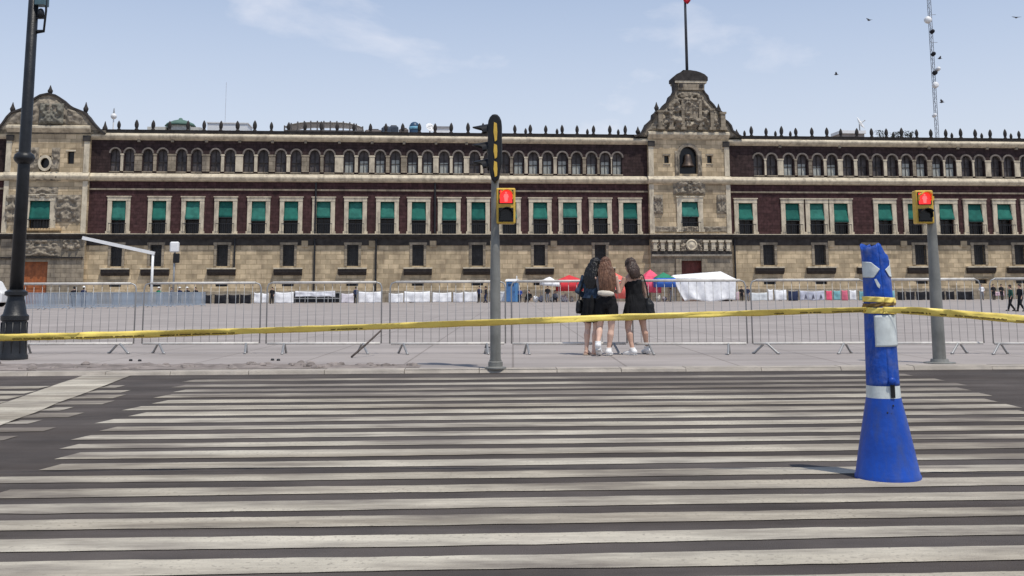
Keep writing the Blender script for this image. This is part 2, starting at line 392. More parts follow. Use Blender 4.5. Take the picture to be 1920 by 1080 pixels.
# ================================================================== PALACE
palace = thing('palace_building', 'long palace of dark red and tan stone with carved gables and green awnings', 'palace', F0, FA)
palace.rotation_euler = (0, 0, FA)
XL, XR = fx(-260), fx(2150)
Z_BAL, Z_MC0, Z_MC1, Z_UC0, Z_UC1, Z_PAR = fz(440), fz(342), fz(330), fz(267), fz(257), fz(251)
CPX0, CPX1, LPX0, LPX1 = 1217, 1369, 6, 163       # centre and left portal edges in the photo
CP0, CP1, LP0, LP1 = fx(CPX0), fx(CPX1), fx(LPX0), fx(LPX1)
def wall(name, x0, x1, z0, z1, openings, m, y=0.0, depth=.55, parent=palace):
    """front skin with real openings and their reveals; openings (a,b,c,d) sorted, not overlapping in x"""
    b = MB(); ops = sorted(o for o in openings if o[0] > x0 and o[1] < x1); x = x0
    def quad(a, c, e, f): b.add([(a, y, e), (c, y, e), (c, y, f), (a, y, f)], [(0, 1, 2, 3)])
    cols = {}
    for o in ops: cols.setdefault((round(o[0], 4), round(o[1], 4)), []).append(o)
    for (a, c), os_ in sorted(cols.items()):
        if a > x: quad(x, a, z0, z1)
        z = z0
        for o in sorted(os_, key=lambda q: q[2]):
            if o[2] > z: quad(a, c, z, o[2])
            e, f = o[2], o[3]
            b.add([(a, y, e), (a, y + depth, e), (a, y + depth, f), (a, y, f), (c, y, e), (c, y + depth, e), (c, y + depth, f), (c, y, f)],
                  [(0, 1, 2, 3), (4, 7, 6, 5), (0, 4, 5, 1), (3, 2, 6, 7)])
            z = f
        if z < z1: quad(a, c, z, z1)
        x = c
    if x < x1: quad(x, x1, z0, z1)
    return b.build(name, m, parent, recalc=False)

# --- opening lists (photo columns along the facade)
W1 = [-120, -58, 221, 297, 360, 422, 484, 545, 606, 666, 726, 785, 842, 897, 955, 1013, 1069, 1126, 1182, 1399, 1487, 1533, 1578, 1661, 1717, 1776, 1830, 1885, 1938, 1992]
W0 = [-60, 220, 294, 418, 542, 662, 784, 895, 1011, 1125, 1440, 1536, 1630, 1724, 1834, 1910, 1990]
A2 = [209, 236, 271, 299, 335, 364, 399, 427, 462, 490, 523, 552, 587, 615, 652, 680, 711, 740, 772, 801, 832, 859, 890, 917, 946, 973, 1001, 1028, 1056, 1083, 1111, 1137, 1160,
      1427, 1452, 1484, 1510, 1539, 1566, 1596, 1624, 1652, 1680, 1707, 1735, 1765, 1790, 1820, 1845, 1876, 1900, 1931, 1955, 1985, 2010, -40, -70, -105, -132]
def width_at(px, npx): return fx(px + npx / 2) - fx(px - npx / 2)
op1 = []
for p in W1:
    xc, w = fx(p), width_at(p, 28); op1.append((xc - w / 2, xc + w / 2, Z_BAL + .05, fz(379)))
op0 = []
ZW0, ZW1 = fz(498), fz(459)
for p in W0:
    xc, w = fx(p), width_at(p, 22); op0.append((xc - w / 2, xc + w / 2, ZW0, ZW1)); op0.append((xc - w / 2, xc + w / 2, fz(535), fz(527)))
op2 = []
ZA0, ZA1 = fz(326), fz(285)
for p in A2:
    xc, w = fx(p), width_at(p, 18); op2.append((xc - w / 2, xc + w / 2, ZA0, ZA1))

SEG = [(XL, LP0), (LP1, CP0), (CP1, XR)]
ZPL = fz(543)
for a, b in SEG:
    wall('ground_floor_wall', a, b, ZPL - .02, Z_BAL - .2, [o for o in op0 if a < o[0] < b], M['tan_stone'])
    MB().run([(-.12, 0), (-.12, ZPL - .06), (-.02, ZPL), (.3, ZPL), (.3, 0)], a, b).build('plinth', M['grey_stone'], palace)
    wall('first_floor_wall', a, b, Z_BAL + .02, Z_MC0, [o for o in op1 if a < o[0] < b], M['tezontle'])
    wall('second_floor_wall', a, b, Z_MC1, Z_UC0, [o for o in op2 if a < o[0] < b], M['tezontle_dark'])
    # balcony course: thin pale lip; moulding below coloured dark for weathered stone and the lip's shade
    MB().run([(-.62, Z_BAL - .02), (-.62, Z_BAL + .05), (.2, Z_BAL + .08), (.2, Z_BAL - .05)], a, b).build('balcony_lip', M['pale_stone'], palace)
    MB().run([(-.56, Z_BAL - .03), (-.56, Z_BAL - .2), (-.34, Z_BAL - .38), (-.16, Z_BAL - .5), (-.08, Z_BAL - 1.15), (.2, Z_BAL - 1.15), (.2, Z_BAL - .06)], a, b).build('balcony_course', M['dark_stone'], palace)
    # thin moulding over the first floor windows
    MB().run([(-.14, fz(360)), (-.16, fz(357)), (.1, fz(357)), (.1, fz(360))], a, b).build('string_course', M['grey_stone'], palace)
    # middle cornice
    h = Z_MC1 - Z_MC0
    MB().run([(-.12, Z_MC0 - .12), (-.34, Z_MC0), (-.40, Z_MC0 + .12), (-.50, Z_MC0 + .2), (-.52, Z_MC0 + .34), (-.30, Z_MC1 - .06), (-.06, Z_MC1 + .03), (.2, Z_MC1 + .03), (.2, Z_MC0 - .12)], a, b).build('cornice', M['pale_stone'], palace)
    # upper cornice and parapet
    MB().run([(-.08, Z_UC0 - .16), (-.3, Z_UC0 - .02), (-.42, Z_UC0 + .1), (-.5, Z_UC0 + .22), (-.5, Z_UC0 + .34), (-.24, Z_UC1 - .05), (-.05, Z_UC1), (.3, Z_UC1), (.3, Z_UC0 - .16)], a, b).build('cornice', M['pale_stone'], palace)
    MB().run([(-.16, Z_UC1 + .003), (-.2, Z_PAR - .08), (-.26, Z_PAR), (.32, Z_PAR), (.32, Z_UC1 + .003)], a, b).build('parapet', M['dark_stone'], palace)
# roof deck, ends and rear wall
MB().add([(XL, .3, Z_UC1 - .3), (XR, .3, Z_UC1 - .3), (XR, 28, Z_UC1 - .3), (XL, 28, Z_UC1 - .3)], [(0, 1, 2, 3)]).build('roof', M['roof_flat'], palace)
MB().box(XL, XL + .4, .6, 28, 0, Z_UC1 - .32).build('end_wall', M['tan_stone'], palace)
MB().box(XR - .4, XR, .6, 28, 0, Z_UC1 - .32).build('end_wall', M['tan_stone'], palace)
MB().box(XL, XR, 28.001, 28.4, 0, Z_UC1 - .3).build('rear_wall', M['tan_stone'], palace)

# --- first floor windows
def window1(xc, w, z0, z1, yb=0.0, parent=palace, plain=False, awn=True, drop=.55):
    pane = MB().box(xc - w / 2 - .05, xc + w / 2 + .05, yb + .5, yb + .56, z0 - .02, z1 + .02).build('window', M['window_dark'], parent)
    j = w * .26; fo = w / 2 + j
    if not plain:
        f = MB()
        f.box(xc - fo, xc - w / 2 + .04, yb - .16, yb + .1, z0 + .28, z1 - .02).box(xc + w / 2 - .04, xc + fo, yb - .16, yb + .1, z0 + .28, z1 - .02)
        f.box(xc - fo - .02, xc + fo + .02, yb - .19, yb + .1, z1 - .018, z1 + j * .95)
        f.box(xc - fo - .1, xc - w / 2 + .06, yb - .22, yb + .1, z0 + .03, z0 + .278).box(xc + w / 2 - .06, xc + fo + .1, yb - .22, yb + .1, z0 + .03, z0 + .278)
        f.box(xc - fo - .1, xc + fo + .1, yb - .26, yb + .1, z1 + j * .952, z1 + j * 1.2)
        f.build('frame', M['pale_stone'], pane)
    hh = z1 - z0; ab = z1 - hh * drop * (1 + random.uniform(-.15, .12)); out = .42 + random.uniform(-.14, .1)
    if awn:
        def cloth(u, v):
            x = xc + (u - .5) * (w - .06); zz = z1 - .05 - (z1 - .05 - ab) * v
            yy = yb + .16 - out * v ** 1.3 - .02 * math.sin(u * 14 + xc) * v + .03 * mnoise.noise((u * 4, v * 4, xc))
            return (x, yy, zz + .03 * mnoise.noise((u * 5, 0, xc * 3)) * v)
        a = MB().grid(8, 6, cloth).build('awning', M[random.choice(('awning', 'awning', 'awning_b', 'awning_c'))], pane, True)
        sol = a.modifiers.new('thick', 'SOLIDIFY'); sol.thickness = .03
        bar_ = MB().tube([(xc - w / 2 + .02, yb + .16 - out, ab), (xc + w / 2 - .02, yb + .16 - out, ab)], .025, 6).build('awning_rod', M['iron'], pane)
    r = MB(); n = 9; yr = yb - .52 if not plain else yb - .2
    for k in range(n):
        x = xc - w / 2 - .12 + (w + .24) * k / (n - 1); r.box(x - .015, x + .015, yr, yr + .03, z0 + .05, z0 + 1.02)
    r.box(xc - w / 2 - .16, xc + w / 2 + .16, yr - .02, yr + .05, z0 + 1.021, z0 + 1.09)
    r.build('railing', M['iron'], pane)
    mu = MB().box(xc - .035, xc + .035, yb + .44, yb + .498, z0, z1).box(xc - w / 2, xc + w / 2, yb + .445, yb + .497, z0 + hh * .36, z0 + hh * .36 + .06)
    mu.build('glazing_bar', M['sill_wood'], pane)
    return pane
for o in op1:
    window1((o[0] + o[1]) / 2, o[1] - o[0], o[2], o[3])

# --- ground floor windows: grille, stone surround, sill box coloured dark for the shade under the sill, vent below
for p in W0:
    xc, w = fx(p), width_at(p, 22); w2 = width_at(p, 54)
    pane = MB().box(xc - w / 2 - .03, xc + w / 2 + .03, .5, .55, ZW0 - .02, ZW1 + .02).build('window', M['grille_pane'], palace)
    g = MB(); nb = 5
    for k in range(nb):
        x = xc - w / 2 + w * (k + .5) / nb; g.box(x - .02, x + .02, -.02, .02, ZW0, ZW1)
    for k in range(6):
        z = ZW0 + (ZW1 - ZW0) * (k + .5) / 6; g.box(xc - w / 2, xc + w / 2, -.045, -.021, z - .02, z + .02)
    g.build('grille', M['iron'], pane)
    s = MB(); t = w * .2
    s.box(xc - w / 2 - t, xc - w / 2 + .02, -.09, .2, ZW0, ZW1).box(xc + w / 2 - .02, xc + w / 2 + t, -.09, .2, ZW0, ZW1)
    s.box(xc - w / 2 - t * 1.3, xc + w / 2 + t * 1.3, -.12, .2, ZW1 + .002, ZW1 + .3)
    s.build('frame', M['grey_stone'], pane)
    MB().box(xc - w2 / 2, xc + w2 / 2, -.5, .1, fz(503.5), fz(501)).build('sill', M['pale_stone'], pane)
    MB().run([(-.44, fz(503.6)), (-.4, fz(509)), (-.12, fz(515)), (.1, fz(515)), (.1, fz(503.6))], xc - w2 / 2 + .04, xc + w2 / 2 - .04).build('sill_box', M['sill_wood'], pane)
    v = MB().box(xc - w / 2 - .02, xc + w / 2 + .02, .3, .35, fz(536), fz(526)).build('basement_vent', M['window_dark'], palace)
    MB().box(xc - w * .62, xc + w * .62, -.1, .1, fz(526), fz(523.5)).build('vent_hood', M['grey_stone'], v)

# --- second floor arcade
def arch_plate(xc, w, z0, z1, yb, rad_out):
    """stone archivolt plus spandrel: fills the corners of the square opening"""
    n = 12; r = w / 2; zs = z1 - r
    b = MB(); inner = [(xc + r * .98 * math.cos(math.pi * k / n), zs + r * .98 * math.sin(math.pi * k / n)) for k in range(n + 1)]
    ro = r + rad_out; outer = [(xc + ro * math.cos(math.pi * k / n), zs + ro * math.sin(math.pi * k / n)) for k in range(n + 1)]
    y0, y1 = yb - .1, yb + .3
    vs = [(x, y0, z) for x, z in inner] + [(x, y0, z) for x, z in outer] + [(x, y1, z) for x, z in inner] + [(x, y1, z) for x, z in outer]
    N = n + 1; fs = []
    for k in range(n):
        fs += [(k, k + 1, N + k + 1, N + k), (2 * N + k, 3 * N + k, 3 * N + k + 1, 2 * N + k + 1), (k, 2 * N + k, 2 * N + k + 1, k + 1), (N + k, N + k + 1, 3 * N + k + 1, 3 * N + k)]
    fs += [(0, N, 3 * N, 2 * N), (n, 2 * N + n, 3 * N + n, N + n)]
    return b.add(vs, fs)
for i, p in enumerate(A2):
    xc, w = fx(p), width_at(p, 18)
    pane = MB().box(xc - w / 2 - .02, xc + w / 2 + .02, .42, .47, ZA0 - .02, ZA1 + .02).build('window', M['window_dim'], palace)
    arch_plate(xc, w, ZA0, ZA1, 0, w * .15).build('arch', M['arch_stone'], pane)
    if 620 < p < 870 or 960 < p < 1175 or p in (1484, 1510, 1539, 1566, 1707, 1735, 1765, 1790):
        MB().box(xc - w * .4, xc + w * .4, .36, .40, ZA0 + .05, ZA0 + (ZA1 - ZA0) * random.uniform(.45, .62)).build('curtain', M['curtain'], pane)
    MB().box(xc - .03, xc + .03, .3, .355, ZA0, ZA1 - .05).box(xc - w / 2, xc + w / 2, .3, .354, ZA0 + .95, ZA0 + 1.02).build('glazing_bar', M['sill_wood'], pane)
    MB().box(xc - w * .55, xc + w * .55, -.16, .1, ZA0 - .14, ZA0 - .003).build('sill', M['grey_stone'], pane)
srt = sorted(A2)
for a, b in zip(srt, srt[1:]):
    if b - a > 45: continue
    g = b - a; xc = (fx(a) + fx(b)) / 2; wide = g > 29.5
    gw = width_at((a + b) / 2, g - 18 - 3) * (.5 if wide else .42)
    z1 = fz(297)
    MB().box(xc - gw, xc + gw, -.12, .1, ZA0 + .02, z1).box(xc - gw - .05, xc + gw + .05, -.16, .1, z1 + .001, z1 + .16).build('pilaster', M['pale_stone'] if random.random() < .6 else M['grey_stone'], palace)
    if wide:
        MB().box(xc - .14, xc + .14, -.24, .1, fz(273), fz(267.5)).build('bracket', M['grey_stone'], palace)
        MB().box(xc - gw - .06, xc + gw + .06, -.22, .1, fz(331), ZA0 - .16).build('bracket', M['grey_stone'], palace)
# pale pads and scars along the top of the ground storey, as the photo shows between some windows
for p in (572, 698, 812, 925, 1038, 1557, 1693, 1805):
    MB().box(fx(p - 6), fx(p + 6), -.14, .1, fz(463), fz(446.5)).build('stone_pad', M['tan_stone'], palace)
# downpipes
for p, y0, y1 in ((146, 452, 545), (590, 345, 545), (705, 446, 545), (440, 446, 500), (815, 345, 438), (1377, 446, 530)):
    x = fx(p, 480)
    MB().tube([(x, -.2, fz(y1)), (x, -.2, fz(y0))], .10, 8).build('downpipe', M['iron'], palace)

# --- portals and gables
def relief(x0f, x1f, z0, z1, yb, amp, sc, seed, n=46, mirror=None):
    """carved panel: one continuous height field; x0f/x1f give the edges at each height"""
    nv = max(8, int(n * .8))
    def fn(u, v):
        z = z0 + (z1 - z0) * v; a, b = x0f(z), x1f(z); x = a + (b - a) * u
        mx_ = abs(x - mirror) if mirror is not None else x
        e = min(u, 1 - u, v, 1 - v) * 9
        h = mnoise.noise((mx_ * sc, z * sc, seed)) + .6 * mnoise.noise((mx_ * sc * 2.2, z * sc * 2.2, seed + 5))
        h = (.55 + .9 * h) * min(1, max(0, e))
        return (x, yb - amp * max(0, h) - .004, z)
    return MB().grid(n, nv, fn)
def const(c): return lambda z: c
YP = -.55                                              # portals stand proud of the wings
def portal_block(x0, x1, openings, name='portal_wall'):
    ops_lo = [o for o in openings if o[3] < Z_BAL - .2]; ops_mid = [o for o in openings if Z_BAL <= o[2] < Z_MC0]; ops_hi = [o for o in openings if o[2] > Z_MC1]
    w = []
    w.append(wall(name, x0, x1, 0, Z_BAL - .2, ops_lo, M['grey_stone'], YP))
    w.append(wall(name, x0, x1, Z_BAL + .02, Z_MC0, ops_mid, M['tan_stone'], YP))
    w.append(wall(name, x0, x1, Z_MC1, Z_UC1 + .4, ops_hi, M['tan_stone'], YP))
    for xx in (x0, x1):
        MB().box(xx - .015 if xx == x0 else xx - .2, xx + .2 if xx == x0 else xx + .015, YP + .004, .6, 0, Z_UC1 + .4).build('portal_side', M['tan_stone'], palace)
    a, b = x0 - .12, x1 + .12
    MB().run([(YP - .5, Z_BAL - .02), (YP - .5, Z_BAL + .06), (.2, Z_BAL + .1), (.2, Z_BAL - .03)], a, b).build('balcony_lip', M['pale_stone'], palace)
    MB().run([(YP - .42, Z_BAL - .03), (YP - .42, Z_BAL - .2), (YP - .2, Z_BAL - .36), (YP - .06, Z_BAL - .52), (YP + .2, Z_BAL - .52), (YP + .2, Z_BAL - .04)], a, b).build('balcony_course', M['dark_stone'], palace)  # dark colour again carries the shade below the lip
    MB().run([(YP - .1, Z_MC0 - .12), (YP - .3, Z_MC0), (YP - .44, Z_MC0 + .2), (YP - .46, Z_MC0 + .34), (YP - .05, Z_MC1 + .02), (.2, Z_MC1 + .02), (.2, Z_MC0 - .12)], a, b).build('cornice', M['pale_stone'], palace)
    zt = Z_UC1 - .1
    MB().run([(YP - .06, zt), (YP - .4, zt + .3), (YP - .5, zt + .4), (YP - .5, zt + .62), (YP, zt + .8), (.5, zt + .8), (.5, zt)], a + .1, b - .1).build('cornice', M['pale_stone'], palace)
    # corner pilasters with dark capitals on the top storey
    for sx, e in ((1, x0), (-1, x1)):
        MB().box(min(e, e + sx * .55), max(e, e + sx * .55), YP - .1, YP + .1, Z_MC1 + .03, zt - .9).build('pilaster', M['pale_stone'], palace)
        MB().box(min(e - sx * .04, e + sx * .7), max(e - sx * .04, e + sx * .7), YP - .2, YP + .1, zt - .895, zt - .3).build('capital', M['dark_stone'], palace)
        MB().box(min(e, e + sx * .5), max(e, e + sx * .5), YP - .1, YP + .1, Z_BAL + .12, Z_MC0 - .2).build('pilaster', M['pale_stone'], palace)
    return zt + .8

# centre portal
cx = fx(1292); cw = width_at(1292, 32)
cop = [(cx - cw / 2, cx + cw / 2, Z_BAL + .25, fz(379, 1292)), (cx - width_at(1292, 44) / 2, cx + width_at(1292, 44) / 2, 0.02, fz(489, 1292)),
       (cx - width_at(1292, 34) / 2, cx + width_at(1292, 34) / 2, fz(327, 1292), fz(276, 1292))]
for p in (1251, 1332):
    w = width_at(p, 9); cop.append((fx(p) - w / 2, fx(p) + w / 2, fz(307, p), fz(293, p)))
ztop_c = portal_block(CP0, CP1, cop)
window1(cx, cw, cop[0][2], cop[0][3], YP, drop=.56)
# niche with the bell
nz0, nz1 = cop[2][2], cop[2][3]; nw = cop[2][1] - cop[2][0]
ni = MB().box(cop[2][0] - .02, cop[2][1] + .02, YP + .54, YP + .6, nz0 - .02, nz1 + .02).build('bell_niche', M['window_dark'], palace)
arch_plate(cx, nw * .96, nz0, nz1, YP, .34).build('arch', M['carved_stone'], ni, 40)
MB().lathe([(.02, 1.7), (.25, 1.66), (.36, 1.5), (.42, 1.1), (.5, .7), (.68, .42), (.72, .34), (.6, .34)], 18, (cx, YP + .25, nz0 + .5)).build('bell', mat('bronze', (.1, .075, .06), .5, .3, 4, metal=.6), ni, True)
relief(const(cx - nw * .75), const(cx - nw * .5), nz0 - .2, nz1 - .5, YP, .3, 2.6, 3.1, 14).build('carving', M['carved_stone'], palace, True)
relief(const(cx + nw * .5), const(cx + nw * .75), nz0 - .2, nz1 - .5, YP, .3, 2.6, 3.1, 14).build('carving', M['carved_stone'], palace, True)
for p in (1251, 1332):
    x = fx(p); w = width_at(p, 9)
    pn = MB().box(x - w / 2 - .02, x + w / 2 + .02, YP + .4, YP + .45, fz(308, p), fz(292, p)).build('window', M['window_dark'], palace)
    MB().box(x - w * .8, x + w * .8, YP - .08, YP + .06, fz(292.8, p), fz(290, p)).box(x - w * .7, x + w * .7, YP - .08, YP + .06, fz(311, p), fz(308.4, p)).build('frame', M['carved_stone'], pn)
# broken pediment over the central window, carved panels at its sides, frieze over the door
relief(const(fx(1262)), const(fx(1322)), fz(366, 1292), fz(338, 1292), YP - .05, .5, 1.7, 8.2, 40, mirror=cx).build('carving', M['carved_stone'], palace, True)
for p in (1233, 1352):
    x = fx(p); w = width_at(p, 18)
    pn = relief(const(x - w / 2), const(x + w / 2), fz(402, p), fz(366, p), YP - .05, .3, 2.4, 12.0, 26, mirror=x).build('carved_panel', M['carved_stone'], palace, True)
relief(const(fx(1222)), const(fx(1364)), fz(436, 1292), fz(425, 1292), YP, .2, 2.0, 15.0, 70, mirror=cx).build('carving', M['carved_stone'], palace, True)
for a_, b_, c_, d_, sd_ in ((1221, 1262, 470, 449, 21.5), (1322, 1363, 470, 449, 21.5), (1268, 1316, 474, 448, 24.0)):
    relief(const(fx(a_)), const(fx(b_)), fz(c_, 1292), fz(d_, 1292), YP - .02, .5, 2.3, sd_, 44, mirror=(fx(a_) + fx(b_)) / 2).build('carving', M['carved_stone'], palace, True)
MB().lathe([(.62, 0), (.62, .1), (.5, .2), (.42, .12), (.3, .14), (.12, .26), (.02, .28)], 22).xf(Matrix.Translation((cx, YP - .35, fz(460, 1292))) @ Matrix.Rotation(R(90), 4, 'X')).build('medallion', M['pale_stone'], palace, 40)
for p in (1224, 1238, 1252, 1266, 1318, 1332, 1346, 1360):
    x = fx(p); MB().box(x - .24, x + .24, YP - .45, YP, fz(471, 1292) + .002, fz(468, 1292)).box(x - .32, x + .32, YP - .6, YP, fz(455, 1292), fz(451, 1292)).box(x - .2, x + .2, YP - .5, YP, fz(467.9, 1292), fz(455.1, 1292)).build('capital', M['pale_stone'], palace)
MB().run([(YP - .35, fz(476.5, 1292)), (YP - .35, fz(472, 1292)), (YP + .1, fz(472, 1292)), (YP + .1, fz(476.5, 1292))], fx(1219), fx(1367)).build('string_course', M['dark_stone'], palace)
MB().run([(YP - .25, fz(481, 1292)), (YP - .3, fz(479, 1292)), (YP - .25, fz(477, 1292)), (YP + .1, fz(477, 1292)), (YP + .1, fz(481, 1292))], fx(1219), fx(1367)).build('string_course', M['pale_stone'], palace)
d = MB().box(cop[1][0] - .02, cop[1][1] + .02, YP + .45, YP + .53, 0, cop[1][3] + .02).build('door', M['door_dark'], palace)
for k in range(4):
    ww = (cop[1][1] - cop[1][0]) / 4; x = cop[1][0] + ww * (k + .5)
    for zz in (.3, 1.7, 3.0):
        MB().box(x - ww * .38, x + ww * .38, YP + .41, YP + .448, zz, zz + 1.05).build('panel', M['door_dark'], d)
for sx, p in ((-1, 1268), (1, 1316)):
    MB().box(fx(p) - .3, fx(p) + .3, YP - .22, YP + .1, .02, fz(486, 1292)).build('pilaster', M['grey_stone'], palace)

# gable silhouettes
def gable(prof_px, yb, thick, zbase, name, finials, mirror_px):
    """half-outlines in the photo -> solid gable, coping along its edge, carved face"""
    pts = [fac(px, py, -yb) for px, py in prof_px]
    n = len(pts)
    g = MB().prism([(pts[0][0], zbase)] + pts + [(pts[-1][0], zbase)], yb, yb + thick).build(name, M['carved_stone'], palace)
    # coping
    c = MB(); vs = []
    for i, (x, z) in enumerate(pts):
        a = pts[max(0, i - 1)]; b = pts[min(n - 1, i + 1)]; t = Vector((b[0] - a[0], 0, b[1] - a[1])).normalized(); nn = Vector((-t.z, 0, t.x))
        for off, y in ((-.10, yb - .2), (.1, yb - .2), (.1, yb + thick + .1), (-.10, yb + thick + .1)):
            vs.append((x + nn.x * off, y, z + nn.z * off))
    fs = [(0, 1, 2, 3), tuple(4 * (n - 1) + k for k in (3, 2, 1, 0))]
    for i in range(n - 1): fs += [(4 * i + k, 4 * i + (k + 1) % 4, 4 * i + 4 + (k + 1) % 4, 4 * i + 4 + k) for k in range(4)]
    c.add(vs, fs).build('coping', M['dark_stone'], g)
    for px, py0, py1 in finials:
        x, z0 = fac(px, py1, -yb); z1 = fac(px, py0, -yb)[1]; h = z1 - z0
        MB().lathe([(.26, -.3), (.26, 0), (.14, .04 * h), (.24, .25 * h), (.28, .4 * h), (.16, .62 * h), (.1, .78 * h), (.03, h)], 10, (x, yb + thick / 2, z0)).build('finial', M['dark_stone'], g, 50)
    return g, pts
CG = [(1190, 256), (1200, 252), (1206, 247), (1210, 240), (1213, 233), (1219, 228), (1225, 222), (1226, 214), (1232, 209), (1241, 204), (1246, 197), (1254, 190), (1257, 181), (1263, 176), (1266, 169), (1264, 152), (1279, 151), (1304, 151), (1319, 152), (1318, 169), (1321, 175), (1326, 180), (1329, 189), (1337, 197), (1342, 204), (1352, 210), (1356, 216), (1357, 224), (1364, 229), (1370, 236), (1373, 245), (1382, 252), (1392, 258)]
zc = Z_UC1 + .02
cg, cpts = gable(CG, YP - .02, 1.0, ztop_c - .4, 'gable', [(1233, 190, 208), (1350, 193, 211), (1198, 236, 252), (1384, 241, 255)], 1292)
def side(pts, left):
    def f(z):
        s = pts[:len(pts) // 2] if left else pts[len(pts) // 2:][::-1]
        x = s[0][0]
        for (xa, za), (xb, zb) in zip(s, s[1:]):
            if za <= z <= zb and zb > za: x = xa + (xb - xa) * (z - za) / (zb - za); break
            if z > zb: x = xb
        return x + (.45 if left else -.45)
    return f
relief(side(cpts, True), side(cpts, False), ztop_c + .05, fz(174, 1292), YP - .03, .7, 1.5, 31.0, 84, mirror=cx).build('carving', M['carved_stone'], cg, True)
# plain shafts and lintels within the gable carving
for p, ya, yb2, hw_ in ((1276, 246, 186, .17), (1308, 246, 186, .17), (1254, 246, 208, .2), (1330, 246, 210, .2), (1234, 246, 214, .26), (1350, 246, 216, .26)):
    x = fx(p, 215); z0, z1 = fz(ya, 1292), fz(yb2, 1292)
    MB().box(x - hw_, x + hw_, YP - .62, YP, z0 + .3, z1).box(x - hw_ - .12, x + hw_ + .12, YP - .72, YP, z0, z0 + .298).box(x - hw_ - .1, x + hw_ + .1, YP - .7, YP, z1 + .002, z1 + .22).build('pilaster', M['grey_stone'], cg)
MB().box(fx(1268, 160), fx(1316, 160), YP - .25, YP, fz(171, 1292), fz(159, 1292)).build('neck_block', M['grey_stone'], cg)
for p in (1273, 1311): MB().box(fx(p, 164) - .2, fx(p, 164) + .2, YP - .4, YP - .24, fz(167, 1292), fz(161, 1292)).build('boss', M['dark_stone'], cg)
MB().box(fx(1268, 240), fx(1316, 240), YP - .46, YP, fz(236, 1292), fz(231, 1292)).build('lintel', M['pale_stone'], cg)
MB().prism([(fx(1280, 200), fz(228, 1292)), (fx(1304, 200), fz(228, 1292)), (fx(1304, 200), fz(198, 1292)), (fx(1298, 200), fz(193, 1292)), (fx(1292, 200), fz(186, 1292)), (fx(1286, 200), fz(193, 1292)), (fx(1280, 200), fz(198, 1292))], YP - .5, YP).build('shield', M['grey_stone'], cg)
# crowning block and low dome carrying the flagpole
x0, x1 = fx(1262, 150), fx(1321, 150)
MB().box(x0, x1, YP - .3, YP + 1.9, fz(158, 1292), fz(154, 1292)).build('crown_cornice', M['pale_stone'], cg)
MB().prism([(x0 - .12, fz(153.8, 1292)), (x1 + .12, fz(153.8, 1292)), (x1 + .12, fz(147, 1292)), (x1 - .2, fz(142, 1292)), (x1 - .65, fz(138.5, 1292)), (x1 - 1.15, fz(136, 1292)), (cx + .4, fz(134.4, 1292)), (cx - .4, fz(134.4, 1292)), (x0 + 1.15, fz(136, 1292)), (x0 + .65, fz(138.5, 1292)), (x0 + .2, fz(142, 1292)), (x0 - .12, fz(147, 1292))], YP - .35, YP + 2.0).build('crown', M['dark_stone'], cg)
# flag on its pole
xp = fx(1287, 100); zp0, zp1 = fz(134, 1287), fz(-70, 1287)
fp = thing('flagpole', 'tall dark flagpole with a red flag on top of the central gable', 'flagpole', FM @ Vector((xp, YP + .5, zp0)), FA)
MB().tube([(0, 0, -.1), (0, 0, (zp1 - zp0) * .5), (0, 0, zp1 - zp0)], [.17, .15, .1], 10).build('pole', mat('pole_grey', (.06, .065, .075), .5, .2, 3), fp, True)
MB().ball((0, 0, zp1 - zp0 + .12), .2).build('ball', mat('gold_ball', (.5, .35, .08), .35, .1, 3, metal=.8), fp, True)
fl = lambda u, v: ((u - .42) * (1.25 - .55 * v ** 3) + .1, -.22 + .16 * math.sin(u * 9 + v * 2), zp1 - zp0 - .3 - (4.25 + .35 * math.sin(u * 3.14)) * v)
fo_ = MB().grid(10, 12, fl).build('flag', mat('flag_red', (.55, .03, .05), .8, .15, 2), fp, True)
sm = fo_.modifiers.new('t', 'SOLIDIFY'); sm.thickness = .02

# left portal
lx = fx(76); lw = width_at(76, 40); lc = fx(86)
lop = [(lx - lw / 2, lx + lw / 2, fz(432, 76), fz(377, 76)), (fx(44), fx(96), .02, fz(491, 76))]
for p in (128, 34): lop.append((fx(p) - .34, fx(p) + .34, fz(308, 90), fz(285, 90)))
lop.append((fx(70), fx(91), fz(322, 90), fz(293, 90)))
ztop_l = portal_block(LP0, LP1, lop)
window1(lx, lw, lop[0][2], lop[0][3], YP, drop=.62)
MB().run([(YP - .5, fz(433, 76)), (YP - .5, fz(429, 76)), (YP + .1, fz(429, 76)), (YP + .1, fz(433, 76))], fx(40), fx(118)).build('balcony', mat('ochre_stone', (.5, .36, .2), .85, .2, 2), palace)
d = MB().box(lop[1][0] - .02, lop[1][1] + .02, YP + .42, YP + .5, 0, lop[1][3] + .02).build('door', M['door_wood'], palace)
for k in range(4):
    ww = (lop[1][1] - lop[1][0]) / 4; x = lop[1][0] + ww * (k + .5)
    for zz in (.3, 1.6, 2.9):
        MB().box(x - ww * .38, x + ww * .38, YP + .38, YP + .418, zz, zz + 1.0).build('panel', M['door_wood'], d)
for p in (128, 34):
    pn = MB().box(fx(p) - .36, fx(p) + .36, YP + .4, YP + .45, fz(309, 90), fz(284, 90)).build('window', M['window_dark'], palace)
    MB().box(fx(p) - .5, fx(p) + .5, YP - .07, YP + .05, fz(284.8, 90), fz(282, 90)).build('frame', M['pale_stone'], pn)
pn = MB().box(fx(70) - .02, fx(91) + .02, YP + .4, YP + .45, fz(323, 90), fz(292, 90)).build('window', M['window_dark'], palace)
xm = (fx(70) + fx(91)) / 2; zm = fz(307, 90); rr = (fx(91) - fx(70)) / 2
o_ = MB(); n = 24; vs = []
